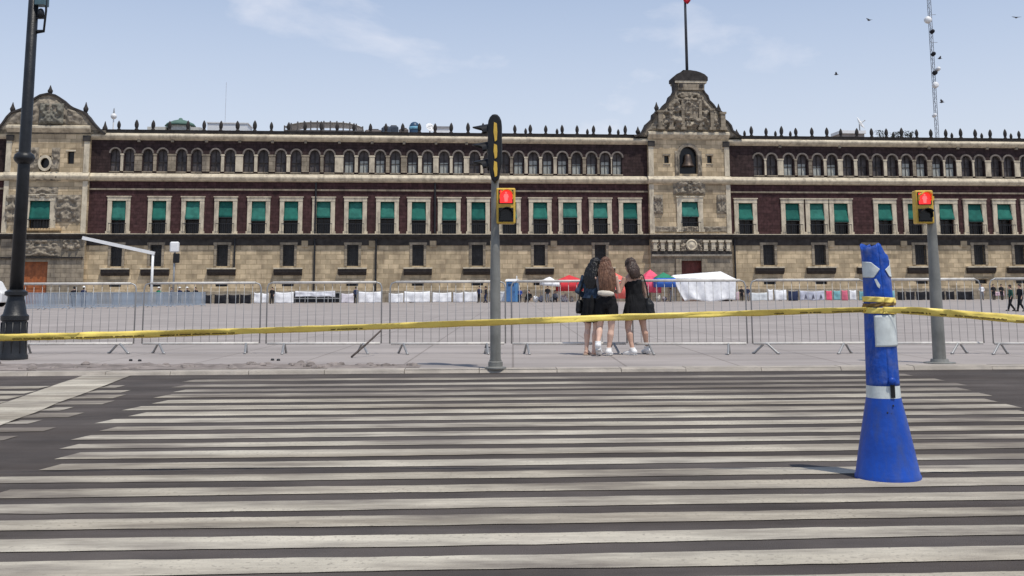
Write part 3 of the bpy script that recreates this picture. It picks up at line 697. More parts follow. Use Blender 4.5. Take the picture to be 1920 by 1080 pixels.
for k in range(n):
    a = 2 * math.pi * k / n
    for r_, y in ((.82, YP - .14), (1.25, YP - .14), (1.25, YP + .1), (.82, YP + .1)): vs.append((xm + rr * r_ * math.cos(a), y, zm + rr * 1.2 * r_ * math.sin(a)))
o_.add(vs, [(4 * k + j, 4 * k + (j + 1) % 4, (4 * k + 4 + (j + 1) % 4) % (4 * n), (4 * k + 4 + j) % (4 * n)) for k in range(n) for j in range(4)]).build('frame', M['pale_stone'], pn)
for a, b, c0, c1, am, sd in ((47, 68, 322, 278, .25, 41), (92, 108, 322, 278, .25, 41.5), (55, 112, 340, 325, .4, 43), (100, 152, 418, 366, .35, 45), (10, 40, 418, 366, .35, 45.5), (52, 108, 374, 352, .35, 46), (46, 118, 482, 449, .4, 47), (120, 156, 470, 449, .35, 48)):
    relief(const(fx(a)), const(fx(b)), fz(c0, 90), fz(c1, 90), YP - .01, am, 1.9, sd, 36, mirror=(fx(a) + fx(b)) / 2).build('carving', M['carved_stone'], palace, True)
MB().run([(YP - .22, fz(485, 90)), (YP - .26, fz(482, 90)), (YP + .1, fz(482, 90)), (YP + .1, fz(485, 90))], LP0 + .1, LP1 - .1).build('string_course', M['dark_stone'], palace)
LG = [(-18, 251), (-5, 243), (5, 232), (14, 219), (22, 211), (40, 205), (52, 197), (64, 186), (76, 179), (90, 176), (104, 179), (116, 187), (126, 196), (138, 203), (156, 210), (164, 218), (172, 229), (182, 240), (197, 251)]
lg, lpts = gable(LG, YP - .02, 1.0, ztop_l - .5, 'gable', [(91, 158, 176), (20, 190, 211), (158, 190, 211), (194, 226, 248)], 90)
relief(side(lpts, True), side(lpts, False), ztop_l + .02, fz(186, 90), YP - .03, .4, 1.2, 51, 70, mirror=fx(90)).build('carving', M['carved_stone'], lg, True)
relief(const(fx(66)), const(fx(112)), ztop_l + .04, fz(196, 90), YP - .3, .4, 1.5, 53, 40, mirror=fx(88)).build('carving', mat('niche_carving', (.17, .16, .13), .9, .4, 3, .5, 12), lg, True)

# merlons: small dark finials along the parapet
MERL = [-60, -30, 223, 255, 287, 318, 351, 382, 414, 445, 477, 509, 540, 571, 602, 632, 664, 695, 724, 755, 786, 816, 846, 877, 907, 936, 965, 995, 1024, 1054, 1082, 1113, 1143, 1173, 1409, 1437, 1465, 1493, 1522, 1550, 1577, 1606, 1634, 1662, 1691, 1719, 1746, 1773, 1801, 1829, 1856, 1884, 1911, 1938, 1966]
mer = MB().lathe([(.19, 0), (.19, .1), (.12, .15), (.19, .36), (.21, .55), (.17, .78), (.1, .95), (.02, 1.08)], 10).mesh('merlon', M['dark_stone'], 60)
for p in MERL:
    o = link('merlon', mer, palace, (fx(p, 250) + random.uniform(-.04, .04), .03, Z_PAR)); o.rotation_euler = (random.uniform(-.03, .03), random.uniform(-.04, .04), random.random() * 3); s = random.uniform(.92, 1.08); o.scale = (s, s, s * random.uniform(.92, 1.05))
zr = fz(253, 1000, -14)
MB().box(XL, XR, 14, 14.5, Z_UC1 - .29, zr).build('rear_parapet', M['dark_stone'], palace)
for p in (986, 1045, 1102, 1160, 1397, 1455, 1483, 1676, 1709, 1786, 1842, 1897):
    o = link('merlon', mer, palace, (fx(p, 246, -14), 14.25, zr)); o.scale = (.9, .9, .82)

# ================================================================== STREET FURNITURE
M['galv'] = mat('galvanised', (.38, .38, .375), .5, .12, 6, metal=.55)
M['galv_pale'] = mat('galvanised_pale', (.66, .63, .58), .6, .15, 4, metal=.0, stain=(.4, .36, .31), stain_amt=.6, stain_scale=(3, 3, 3))
M['pole'] = mat('pole_grey_green', (.235, .232, .21), .55, .25, 3.5, .15, 30, stain=(.12, .115, .10), stain_amt=.6, stain_scale=(4, 4, .8), metal=.2)
M['cast'] = mat('cast_iron_black', (.016, .017, .019), .42, .35, 6, .2, 40)
M['sig_black'] = mat('signal_black', (.012, .012, .013), .45, .2, 5)
M['sig_yellow'] = mat('signal_yellow', (.72, .46, .07), .45, .12, 8, stain=(.4, .24, .05), stain_amt=.5, stain_scale=(6, 6, 3))
M['sig_off'] = mat('lens_dark', (.01, .01, .01), .2, .2, 5)
M['red_on'] = mat('lens_red_lit', (.8, .02, .02), .3, .1, 20, emis=(1.0, .03, .03), estr=1.3)
M['red_glyph'] = mat('lens_red_figure', (.9, .1, .1), .3, .1, 20, emis=(1.0, .12, .12), estr=1.5)
M['white_pl'] = mat('white_plastic', (.78, .78, .77), .5, .06, 4)

# --- crowd barriers in the foreground row
def barrier_proto():
    """2.05 m steel crowd barrier, local x along it, origin at ground centre"""
    root = thing('crowd_barrier', 'x', 'barrier')
    w, zt, zb = 1.0, 1.225, .175
    MB().tube([(-w, 0, zb), (-w, 0, zt - .09), (-w + .025, 0, zt - .025), (-w + .09, 0, zt), (-w + .12, 0, zt)], .0125, 8).build('end_post', M['galv'], root, True)
    MB().tube([(w, 0, zb), (w, 0, zt - .09), (w - .025, 0, zt - .025), (w - .09, 0, zt), (w - .12, 0, zt)], .0125, 8).build('end_post', M['galv'], root, True)
    MB().tube([(-w + .1, 0, zt), (w - .1, 0, zt)], .023, 10).build('top_rail', M['galv_pale'], root, True)
    MB().tube([(-w + .02, 0, zb), (w - .02, 0, zb)], .023, 10).build('bottom_rail', M['galv_pale'], root, True)
    barm = MB().tube([(0, 0, zb), (0, 0, zt)], .0043, 6).mesh('bar', M['galv'], True)
    for k in range(13): link('bar', barm, root, (-w + 2 * w * (k + 1) / 14, 0, 0))
    return root, barm
bp_root, _ = barrier_proto()
FOOT = MB()
FOOT.tube([(0, -.24, .012), (0, -.2, .02), (0, -.03, .17), (0, .03, .17), (0, .2, .02), (0, .24, .012)], (.02), 7)
footm = FOOT.mesh('foot', M['galv'], True)
BARR = [  # photo columns of the two ends, feet columns, foot twist, label
    (22, 250, (50, 218), (.15, 1.1), 'steel crowd barrier standing just right of the black lamp base'),
    (259, 485, (292, 455), (.75, .2), 'steel crowd barrier second to the right of the black lamp post'),
    (494, 716, (530, 677), (.1, .6), 'steel crowd barrier with a dark stick leaning on its right end'),
    (728, 950, (755, 912), (.5, .2), 'steel crowd barrier crossed by the central traffic light pole'),
    (957, 1178, (988, 1150), (.25, .5), 'steel crowd barrier between the central pole and the three women'),
    (1184, 1402, (1215, 1366), (.3, -.25), 'steel crowd barrier partly hidden behind the woman in black'),
    (1410, 1632, (1437, 1588), (1.1, -.8), 'steel crowd barrier just left of the blue traffic post'),
    (1640, 1850, (1668, 1803), (.3, -1.0), 'steel crowd barrier between the blue post and the right signal pole'),
    (1857, 2075, (1872, 2030), (-.95, .3), 'steel crowd barrier at the right edge of the picture')]
gb = 'crowd barriers in a row across the plaza edge'
for i, (a, b, feet, tw, lab) in enumerate(BARR):
    r = bp_root if i == 0 else copy_tree(bp_root)
    pa, pb = on_ground(a, 664, PLZ), on_ground(b, 663.5, PLZ)
    c = (pa + pb) / 2; d = pb - pa
    r.location = (c.x, c.y + random.uniform(-.12, .12), PLZ); rz = math.atan2(d.y, d.x) + random.uniform(-.03, .03)
    r.rotation_euler = (random.uniform(-.015, .015), 0, rz); sx = d.length / 2.04; r.scale = (sx, 1, 1)
    tag(r, lab, 'barrier', gb)
for i, (a, b, feet, tw, lab) in enumerate(BARR):
    r = [o for o in bpy.data.objects if o.get('label') == lab][0]
    inv = (Matrix.Translation(r.location) @ r.rotation_euler.to_matrix().to_4x4() @ Matrix.Diagonal((r.scale.x, 1, 1, 1))).inverted()
    for f, t in zip(feet, tw):
        p = inv @ on_ground(f, 664, PLZ); 
        o = link('foot', footm, r, (max(-.97, min(.97, p.x)), 0, 0), (0, 0, t))

# --- central pole with vehicle signal and pedestrian signal
def signal_ped(parent, x, y, z0, w, h, rz):
    """yellow two-lamp pedestrian head, front toward -y; origin bottom centre"""
    hd = MB().box(-w / 2, w / 2, 0, .17, 0, h).build('pedestrian_signal', M['sig_yellow'], parent)
    hd.location = (x, y, z0); hd.rotation_euler = (0, 0, rz)
    b_ = hd.modifiers.new('b', 'BEVEL'); b_.width = .02; b_.segments = 3
    cell = h / 2
    for k, m in ((0, M['sig_off']), (1, M['red_on'])):
        zc_ = cell * (k + .5); r = min(w * .33, cell * .37)
        L = MB().box(-r, r, -.012, .02, zc_ - r, zc_ + r).build('lens', m, hd)
        q = L.modifiers.new('b', 'BEVEL'); q.width = .01; q.segments = 2
        v = MB(); n = 16; vs = []      # hood over the lamp
        for j in range(n + 1):
            a = math.pi * (-.12 + 1.24 * j / n)
            for rr_, yy in ((r * 1.02, -.16 if 3 < j < n - 3 else -.07), (r * 1.02, 0), (r * 1.12, 0), (r * 1.12, -.16 if 3 < j < n - 3 else -.07)):
                vs.append((rr_ * math.cos(a), yy, zc_ + rr_ * math.sin(a)))
        v.add(vs, [(4 * j + q_, 4 * j + (q_ + 1) % 4, 4 * j + 4 + (q_ + 1) % 4, 4 * j + 4 + q_) for j in range(n) for q_ in range(4)] + [(0, 1, 2, 3), (4 * n + 3, 4 * n + 2, 4 * n + 1, 4 * n)]).build('hood', M['sig_black'] if k == 0 else M['sig_yellow'], hd)
        MB().box(-r * 1.16, r * 1.16, -.008, .01, zc_ - r * 1.1, zc_ + r * 1.1).build('bezel', M['sig_black'], hd)
        if k == 1:          # lit standing figure
            g = MB().ball((0, -.016, zc_ + r * .62), (r * .17, .006, r * .17), 10, 5)
            g.prism([(-r * .3, zc_ + r * .42), (-r * .42, zc_ - r * .1), (-r * .3, zc_ - r * .1), (-r * .22, zc_ - r * .8), (-.02 * r, zc_ - r * .8), (0, zc_ - r * .2), (.02 * r, zc_ - r * .8), (r * .22, zc_ - r * .8), (r * .3, zc_ - r * .1), (r * .42, zc_ - r * .1), (r * .3, zc_ + r * .42)], -.022, -.0125)
            g.build('lit_figure', M['red_glyph'], hd)
    return hd
pc = on_ground(929, 691, PLZ); sc_c = FPX / pc.y      # px per metre there
def zat(px, py, y): return at_depth(px, py, y).z
tl = thing('traffic_light', 'grey pole with black side-on vehicle signal above a red pedestrian signal', 'traffic light', pc)
ztop = zat(928, 335, pc.y) - PLZ
MB().tube([(0, 0, 0), (0, 0, 1.2), (0, 0, 2.0), (0, 0, ztop)], [.075, .072, .056, .052], 16).build('pole', M['pole'], tl, 40)
MB().lathe([(.15, 0), (.15, .02), (.1, .03), (.1, .09), (.085, .1), (.085, .12)], 18).build('base', M['pole'], tl, 40)
zs0, zs1 = zat(926, 346, pc.y) - PLZ, zat(926, 216, pc.y) - PLZ
# backplate seen edge-on with a rounded top and a pointed foot; the lamps look left
hsz = zs1 - zs0
out_ = []
for k in range(9): a = math.pi * k / 8; out_.append((.1 * math.cos(a), zs1 - .16 + .16 * math.sin(a)))
out_ += [(-.1, zs0 + .28), (-.05, zs0 + .06), (0, zs0), (.05, zs0 + .06), (.1, zs0 + .28)]
vh = MB().prism(out_, -.14, .14)
vh.v = [(x + .0, y, z) for x, y, z in vh.v]
vhead = vh.build('vehicle_signal', M['sig_black'], tl)
q = vhead.modifiers.new('b', 'BEVEL'); q.width = .025; q.segments = 3
for k in range(3):
    za, zb_ = zat(930, (334, 300, 268)[k], pc.y) - PLZ, zat(930, (304, 272, 232)[k], pc.y) - PLZ
    MB().prism([(.0, za), (.03, za + .02), (.036, (za + zb_) / 2), (.03, zb_ - .02), (-.01, zb_), (-.018, (za + zb_) / 2)], -.155, -.139).build('side_stripe', M['sig_yellow'], vhead)
for k in range(3):
    zc_ = zat(915, (311, 279, 246)[k], pc.y) - PLZ
    v = MB(); n = 12; vs = []
    for j in range(n + 1):
        a = math.pi * (-.05 + 1.1 * j / n); top = math.sin(a)
        for rr_, xx in ((.088, -.1 - .22 * max(.35, top)), (.088, -.095), (.104, -.095), (.104, -.1 - .22 * max(.35, top))): vs.append((xx, rr_ * math.cos(a), zc_ + rr_ * math.sin(a) + (xx + .1) * .18))
    v.add(vs, [(4 * j + q_, 4 * j + (q_ + 1) % 4, 4 * j + 4 + (q_ + 1) % 4, 4 * j + 4 + q_) for j in range(n) for q_ in range(4)] + [(0, 1, 2, 3), (4 * n + 3, 4 * n + 2, 4 * n + 1, 4 * n)]).build('visor', M['sig_black'], vhead, 40)
    MB().ball((-.1, 0, zc_), (.02, .085, .085), 14, 8).build('lens', M['sig_off'], vhead, True)
y0_, y1_ = zat(950, 420, pc.y) - PLZ, zat(950, 353, pc.y) - PLZ
signal_ped(tl, (949.5 - 929) / FPX * pc.y, -.06, y0_, 36 / FPX * pc.y, y1_ - y0_, .08)
MB().box(.03, .1, -.02, .06, y0_ + .05, y0_ + .1).box(.03, .1, -.02, .06, y1_ - .1, y1_ - .05).build('bracket', M['sig_yellow'], tl)

pr = on_ground(1762, 681, PLZ)
tr = thing('traffic_light', 'grey pole with a single red pedestrian signal on the right', 'traffic light', pr)
zt2 = zat(1748, 385, pr.y) - PLZ
MB().tube([(0, 0, 0), (0, 0, .9), (0, 0, 1.7), (0, 0, zt2)], [.092, .086, .07, .062], 16).build('pole', M['pole'], tr, 40)
MB().lathe([(.22, 0), (.22, .015), (.13, .02), (.12, .06)], 18).build('base', M['pole'], tr, 40)
y0_, y1_ = zat(1734, 420, pr.y) - PLZ, zat(1734, 358, pr.y) - PLZ
signal_ped(tr, (1734 - 1748) / FPX * pr.y - .02, -.12, y0_, 33 / FPX * pr.y, y1_ - y0_, -.06)
MB().box(-.06, .05, -.03, .07, y0_ + .08, y0_ + .14).box(-.06, .05, -.03, .07, y1_ - .14, y1_ - .08).build('bracket', M['sig_yellow'], tr)

# --- black cast-iron street lamp at the left edge
pl = on_ground(23, 674, PLZ); s = pl.y / FPX
lamp = thing('street_lamp', 'tall black cast iron street lamp post with flared base at the left', 'street lamp', pl)
def lz(py, px=30): return zat(px, py, pl.y) - PLZ
prof = [(.235, 0), (.235, .05), (.215, .09), (.21, .22), (.2, .34), (.19, lz(602)), (.215, lz(600)), (.215, lz(592)), (.18, lz(588)), (.13, lz(560)), (.125, lz(556)), (.175, lz(553)), (.175, lz(547)), (.12, lz(543))]
MB().lathe(prof, 24).build('base', M['cast'], lamp, 35)
MB().tube([(0, 0, lz(546)), (0, 0, lz(300)), (0, 0, lz(-220))], [.108, .094, .072], 18).build('shaft', M['cast'], lamp, True)
MB().lathe([(.1, lz(308)), (.15, lz(302)), (.17, lz(297)), (.15, lz(290)), (.1, lz(286))], 20).build('collar', M['cast'], lamp, True)
for k in range(10):
    a = 2 * math.pi * k / 10
    MB().tube([(.2 * math.cos(a), .2 * math.sin(a), .1), (.192 * math.cos(a), .192 * math.sin(a), lz(604))], .016, 6).build('flute', M['cast'], lamp, True)
MB().tube([(.06, 0, lz(62)), (.2, 0, lz(60)), (.22, 0, lz(20)), (.2, 0, lz(-40)), (.06, 0, lz(-60))], .02, 8).build('bracket', M['cast'], lamp, True)
for zz in (lz(58), lz(34), lz(30)):
    MB().box(.07, .2, -.03, .03, zz - .012, zz + .012).build('bracket', M['cast'], lamp)
MB().ball((.14, -.02, lz(26)), (.06, .06, .09)).build('scroll', M['cast'], lamp, True)
MB().box(.06, .22, -.1, .1, lz(11), lz(-22)).build('control_box', mat('box_teal', (.08, .14, .16), .5, .2, 4), lamp)
hd = MB().lathe([(.05, lz(-220)), (.2, lz(-230)), (.26, lz(-260)), (.2, lz(-285)), (.05, lz(-300))], 16).build('lantern', M['white_pl'], lamp, True)

# --- blue traffic post with torn top
bb = on_ground(1665, 896, 0); bs = FPX / bb.y
def bz(py): return zat(1655, py, bb.y)
M['blue'] = mat('blue_plastic', (.008, .066, .40), .42, .16, 7, .15, 30, stain=(.045, .075, .22), stain_amt=.75, stain_scale=(9, 9, 2.2))
M['blue_dirty'] = mat('blue_plastic_worn', (.008, .07, .40), .5, .25, 14, .25, 40, stain=(.16, .19, .33), stain_amt=.5, stain_scale=(11, 11, 5))
M['reflect'] = mat('reflective_white', (.66, .70, .68), .35, .1, 14, .1, 60, stain=(.42, .45, .44), stain_amt=.5, stain_scale=(8, 8, 3))
post = thing('traffic_post', 'blue plastic traffic post with flared foot, white patches and torn crumpled top', 'traffic post', (bb.x, bb.y, 0))
post.rotation_euler = (0, R(-.2), 0)
px2m = 1 / bs
r_base, r_flare, r_col = 58 * px2m, 31 * px2m, 24.5 * px2m
zf = bz(745); zcol = bz(700)
MB().lathe([(r_base, 0), (r_base * 1.0, .018), (r_base * .965, .028), (r_base * .845, zf * .34), (r_base * .685, zf * .68), (r_flare * 1.03, zf - .02), (r_flare * 1.0, zf)], 40).build('foot', M['blue'], post, 35)
MB().lathe([(r_flare * .985, zf + .0005), (r_flare * .97, zf + .035), (r_flare * .95, bz(722))], 40).build('white_band', M['reflect'], post, 35)
zt_ = bz(462)
def col(u, v):
    a = 2 * math.pi * u - math.pi / 2                  # u=0 faces the camera
    top = zt_ + .0 - .085 * max(0, math.cos(a)) - .02 * math.sin(a * 2 + 1) + .022 * mnoise.noise((math.cos(a) * 2, math.sin(a) * 2, 7))
    z0 = bz(722) + .0005; z = z0 + (top - z0) * v
    t = (z - z0) / (zt_ - z0)
    r = r_flare * .95 * (1 - t) + r_col * .98 * t
    cr_ = max(0, (t - .72)) / .28
    r *= 1 + .16 * cr_ * mnoise.noise((math.cos(a) * 1.6, math.sin(a) * 1.6, z * 9)) - .05 * cr_
    lean = -.012 * cr_
    return (r * math.cos(a) + lean, r * math.sin(a), z)
cb = MB().grid(48, 44, col); 
cob = cb.build('column', M['blue_dirty'], post, True)
sol = cob.modifiers.new('t', 'SOLIDIFY'); sol.thickness = .006; sol.offset = -1
def patch(uv, name, m, off=.004):
    """flat sticker bent round the column: outline in (angle deg from front, +right; photo row)"""
    bm = bmesh.new(); vs = [bm.verts.new((a, 0, z)) for a, z in uv]; f = bm.faces.new(vs)
    bmesh.ops.triangulate(bm, faces=[f]); bmesh.ops.subdivide_edges(bm, edges=bm.edges[:], cuts=14, use_grid_fill=True)
    for v in bm.verts:
        a = math.radians(v.co.x) - math.pi / 2; py = v.co.z; z = bz(py); t = (z - bz(722)) / (zt_ - bz(722)); r = (r_flare * .95 * (1 - t) + r_col * .98 * t)
        cr_ = max(0, (t - .72)) / .28
        r *= 1 + .16 * cr_ * mnoise.noise((math.cos(a) * 1.6, math.sin(a) * 1.6, z * 9)) - .05 * cr_
        v.co = ((r + off) * math.cos(a) - .012 * cr_, (r + off) * math.sin(a), z)
    me = bpy.data.meshes.new(name); bmesh.ops.recalc_face_normals(bm, faces=bm.faces); bm.to_mesh(me); bm.free(); me.materials.append(m)
    me.polygons.foreach_set('use_smooth', [True] * len(me.polygons))
    o = link(name, me, post); sm_ = o.modifiers.new('t', 'SOLIDIFY'); sm_.thickness = .002
    return o
patch([(-38, 591), (74, 589), (72, 648), (-37, 649)], 'reflector', M['reflect'])
patch([(-88, 490), (-35, 492), (-2, 505), (-30, 521), (-88, 520)], 'reflector', M['reflect'])
patch([(88, 487), (58, 489), (48, 498), (20, 506), (40, 519), (88, 521)], 'reflector', M['reflect'])
patch([(-28, 524), (-20, 523), (-8, 535), (-12, 541), (-20, 537)], 'scuff_mark', M['reflect'])
MB().box(.010, .034, -r_flare * 1.06, -r_flare * .93, bz(743), bz(716)).build('slot', M['sig_black'], post)
MB().lathe([(.022, 0), (.022, .02), (.008, .024)], 12, (0, 0, 0)).xf(Matrix.Translation((.02, -r_flare * .93, bz(712))) @ Matrix.Rotation(R(90), 4, 'X')).build('bolt', M['blue'], post, True)
for dx, py in ((.016, 757), (-.02, 770), (.0, 772)):
    MB().ball((dx, -r_flare * 1.12, bz(py)), (.006, .004, .006), 8, 5).build('hole', M['sig_black'], post, True)
# knotted tape round the post
M['tape'] = mat('tape_yellow', (.92, .71, .17), .4, .1, 9, .1, 50)
M['tape_print'] = mat('tape_print', (.17, .12, .02), .5, .35, 60)
def wrap(py0, py1, sag, seed):
    def fn(u, v):
        a = 2 * math.pi * u - math.pi / 2
        py = py0 + (py1 - py0) * v + sag * math.cos(a)
        z = bz(py); t = (z - bz(722)) / (zt_ - bz(722)); r = r_flare * .95 * (1 - t) + r_col * .98 * t + .009 + .004 * math.sin(9 * u * 6.28 + seed + 4 * v)
        return (r * math.cos(a), r * math.sin(a), z)
    return MB().grid(60, 5, fn)
tape = thing('caution_tape', 'yellow caution tape stretched across the crossing and knotted round the blue post', 'tape', (0, 0, 0))
wraps = [(557, 567, 1.5, 0), (567, 574, -2.0, 2), (577, 588, 1.0, 4)]
for a_, b_, sg, sd in wraps:
    o = wrap(a_, b_, sg, sd).xf(Matrix.Translation((bb.x, bb.y, 0))).build('wrap', M['tape'] if sd != 2 else mat('tape_fold_dark', (.22, .13, .03), .5, .4, 20), tape, True)
    o.modifiers.new('t', 'SOLIDIFY').thickness = .001
# the two runs of tape; points (photo column, centre row, height px, distance)
yb_ = bb.y
runs = [[(1640, 580, 12, yb_ - .03), (1500, 584, 12.5, yb_ + .02), (1380, 588, 12, yb_ + .05), (1260, 591.5, 13, yb_ + .08), (1100, 597.5, 14, yb_ + .1), (900, 605.5, 14, yb_ + .12), (700, 612.5, 13, yb_ + .15), (500, 619.5, 13, yb_ + .15), (300, 626, 15, yb_ + .12), (120, 630.5, 15.5, yb_ + .08), (0, 633, 15.5, yb_ + .05), (-300, 636, 16, yb_), (-900, 630, 16, yb_ - .2)],
        [(1655, 581, 14, yb_ - .10), (1720, 583, 16, yb_ - .1), (1820, 590.5, 17, yb_ - .12), (1920, 599, 18, yb_ - .15), (2200, 614, 18, yb_ - .2), (2700, 600, 18, yb_ - .3)]]
def interp(tab, t):
    for a, b in zip(tab, tab[1:]):
        if (a[0] <= t <= b[0]) or (b[0] <= t <= a[0]):
            f = (t - a[0]) / (b[0] - a[0]); f2 = f
            return [a[i] + (b[i] - a[i]) * f2 for i in range(4)]
    return list(tab[-1])
for ri, tab in enumerate(runs):
    n = 220; vs = []; t0, t1 = tab[0][0], tab[-1][0]
    for i in range(n + 1):
        px = t0 + (t1 - t0) * i / n; _, py, hp, yy = interp(tab, px)
        tw = .5 * mnoise.noise((px * .006, ri * 3.3, .7)) + .25
        hh = .86 * hp * (1 + .2 * mnoise.noise((px * .02, ri, 2)) + .08 * mnoise.noise((px * .09, ri, 6)))
        for v in (-.5, -.17, .17, .5):
            p = at_depth(px, py + v * hh + .6 * mnoise.noise((px * .02, v, 5)), yy + tw * v * .10 + .012 * mnoise.noise((px * .04, v * 3, 1)))
            vs.append(p)
    fs = [(4 * i + k, 4 * i + 4 + k, 4 * i + 5 + k, 4 * i + 1 + k) for i in range(n) for k in range(3)]
    o = MB().add(vs, fs).build('ribbon', M['tape'], tape, True)
    o.modifiers.new('t', 'SOLIDIFY').thickness = .0008
    # smudged print along the lower half: unreadable dark dashes
    spans = ([(1640, 1560), (1540, 1500), (1470, 1452), (440, 300), (270, 130), (120, 20), (-10, -160), (680, 620)] if ri == 0 else [(1690, 1745), (1762, 1778), (1790, 1888), (1905, 2000), (2030, 2150)])
    for a, b in spans:
        m = abs(b - a) // 3; vs = []; 
        for i in range(m + 1):
            px = a + (b - a) * i / m; _, py, hp, yy = interp(tab, px); tw = .5 * mnoise.noise((px * .006, ri * 3.3, .7)) + .25
            up, lo = .12 + .10 * mnoise.noise((px * .35, 1, ri)), .30 + .08 * mnoise.noise((px * .3, 2, ri))
            for v in (up, lo): vs.append(at_depth(px, py + v * hp, yy + tw * v * .10 - .016))
        fs = [(2 * i, 2 * i + 2, 2 * i + 3, 2 * i + 1) for i in range(m) if mnoise.noise((i * .9, a, 3)) > -.28]
        MB().add(vs, fs).build('print', M['tape_print'], tape)

# --- small litter and stubs on the plaza edge
for (pa_, pb_, lab) in (((245, 677), (262, 677.5), 'lamp'), ((511, 676), (522, 676.5), 'stick')):
    for k, p in enumerate((pa_, pb_)):
        g = on_ground(p[0], p[1], PLZ)
        o = thing('anchor_stub', ('left' if k == 0 else 'right') + (' one of two small dark stubs left of the leaning stick' if lab == 'stick' else ' one of two small dark stubs right of the lamp base'), 'stub', g)
        MB().lathe([(.028, -.01), (.028, .018), (.02, .03), (.0, .033)], 12).build('cap', M['cast'], o, True)
g0, g1 = on_ground(659, 671, PLZ), None
st = thing('wooden_stick', 'long dark stick leaning against the end of a crowd barrier', 'stick', g0)
tp = at_depth(714, 620, g0.y + .55) - g0
MB().tube([(0, 0, .015), tuple(tp * .5), tuple(tp)], [.018, .017, .015], 7).build('shaft', mat('stick_brown', (.1, .08, .07), .8, .3, 8), st, True)
g = on_ground(914, 663, PLZ)
cup = thing('paper_cup', 'small white paper cup left of the central pole foot', 'cup', g)
MB().lathe([(.035, 0), (.05, .1), (.053, .102), (.046, .1), (.03, .01)], 14).build('body', M['white_pl'], cup, True)
MB().lathe([(.052, .101), (.052, .112), (.03, .116)], 14).build('lid', M['sig_black'], cup, True)

# ================================================================== PEOPLE
def fuse(mb, voxel, smooth=6, groove=None):
    """closed overlapping pieces -> one continuous surface"""
    me = bpy.data.meshes.new('tmp'); me.from_pydata(mb.v, [], mb.f)
    bm = bmesh.new(); bm.from_mesh(me); bmesh.ops.recalc_face_normals(bm, faces=bm.faces); bm.to_mesh(me); bm.free()
    o = bpy.data.objects.new('tmp', me); COL.objects.link(o)
    r = o.modifiers.new('r', 'REMESH'); r.mode = 'VOXEL'; r.voxel_size = voxel; r.use_smooth_shade = True
    if smooth:
        s = o.modifiers.new('s', 'SMOOTH'); s.factor = .5; s.iterations = smooth
    dg = bpy.context.evaluated_depsgraph_get(); res = bpy.data.meshes.new_from_object(o.evaluated_get(dg))
    bpy.data.objects.remove(o, do_unlink=True); bpy.data.meshes.remove(me)
    if groove:
        amp, fxy, fzz, seed = groove
        ns = [v.normal.copy() for v in res.vertices]
        for v, n in zip(res.vertices, ns):
            c = v.co; v.co = c + n * amp * (mnoise.noise((c.x * fxy, c.y * fxy, c.z * fzz + seed)) + .5 * mnoise.noise((c.x * fxy * 2.3, c.y * fxy * 2.3, c.z * fzz * 2 + seed)))
    res.polygons.foreach_set('use_smooth', [True] * len(res.polygons))
    return res
def skinmesh(name, me, m, parent):
    me.name = name; me.materials.clear(); me.materials.append(m); return link(name, me, parent)

M['skin'] = mat('skin', (.56, .345, .25), .55, .1, 8, .1, 60)
M['skin2'] = mat('skin_pale', (.64, .42, .32), .55, .1, 8, .1, 60)
M['hair_black'] = mat('hair_black', (.012, .011, .011), .38, .4, 40, .3, 90, stain=(.03, .024, .02), stain_amt=.5, stain_scale=(14, 14, 1))
M['hair_brown'] = mat('hair_brown', (.13, .062, .036), .42, .4, 30, .3, 90, stain=(.30, .16, .095), stain_amt=.8, stain_scale=(14, 14, 1.2))
M['hair_dark'] = mat('hair_dark_brown', (.05, .031, .023), .4, .4, 30, .3, 90, stain=(.1, .06, .045), stain_amt=.6, stain_scale=(14, 14, 1.2))
M['denim'] = mat('denim', (.03, .052, .088), .85, .35, 12, .4, 120, stain=(.095, .135, .19), stain_amt=.65, stain_scale=(6, 6, 3))
M['black_cloth'] = mat('black_cloth', (.010, .010, .011), .85, .3, 12, .3, 60)
M['black_leather'] = mat('black_leather', (.010, .010, .011), .45, .3, 12, .2, 60)
M['grey_cloth'] = mat('grey_cloth', (.17, .155, .155), .9, .25, 10, .3, 60)
M['white_shoe'] = mat('white_shoe', (.8, .79, .77), .6, .06, 14)
M['sole'] = mat('sole_rubber', (.62, .6, .57), .7, .1, 14)
M['sandal'] = mat('sandal_beige', (.55, .42, .32), .7, .1, 14)
M['eye'] = mat('eye', (.04, .03, .03), .2, .2, 5)

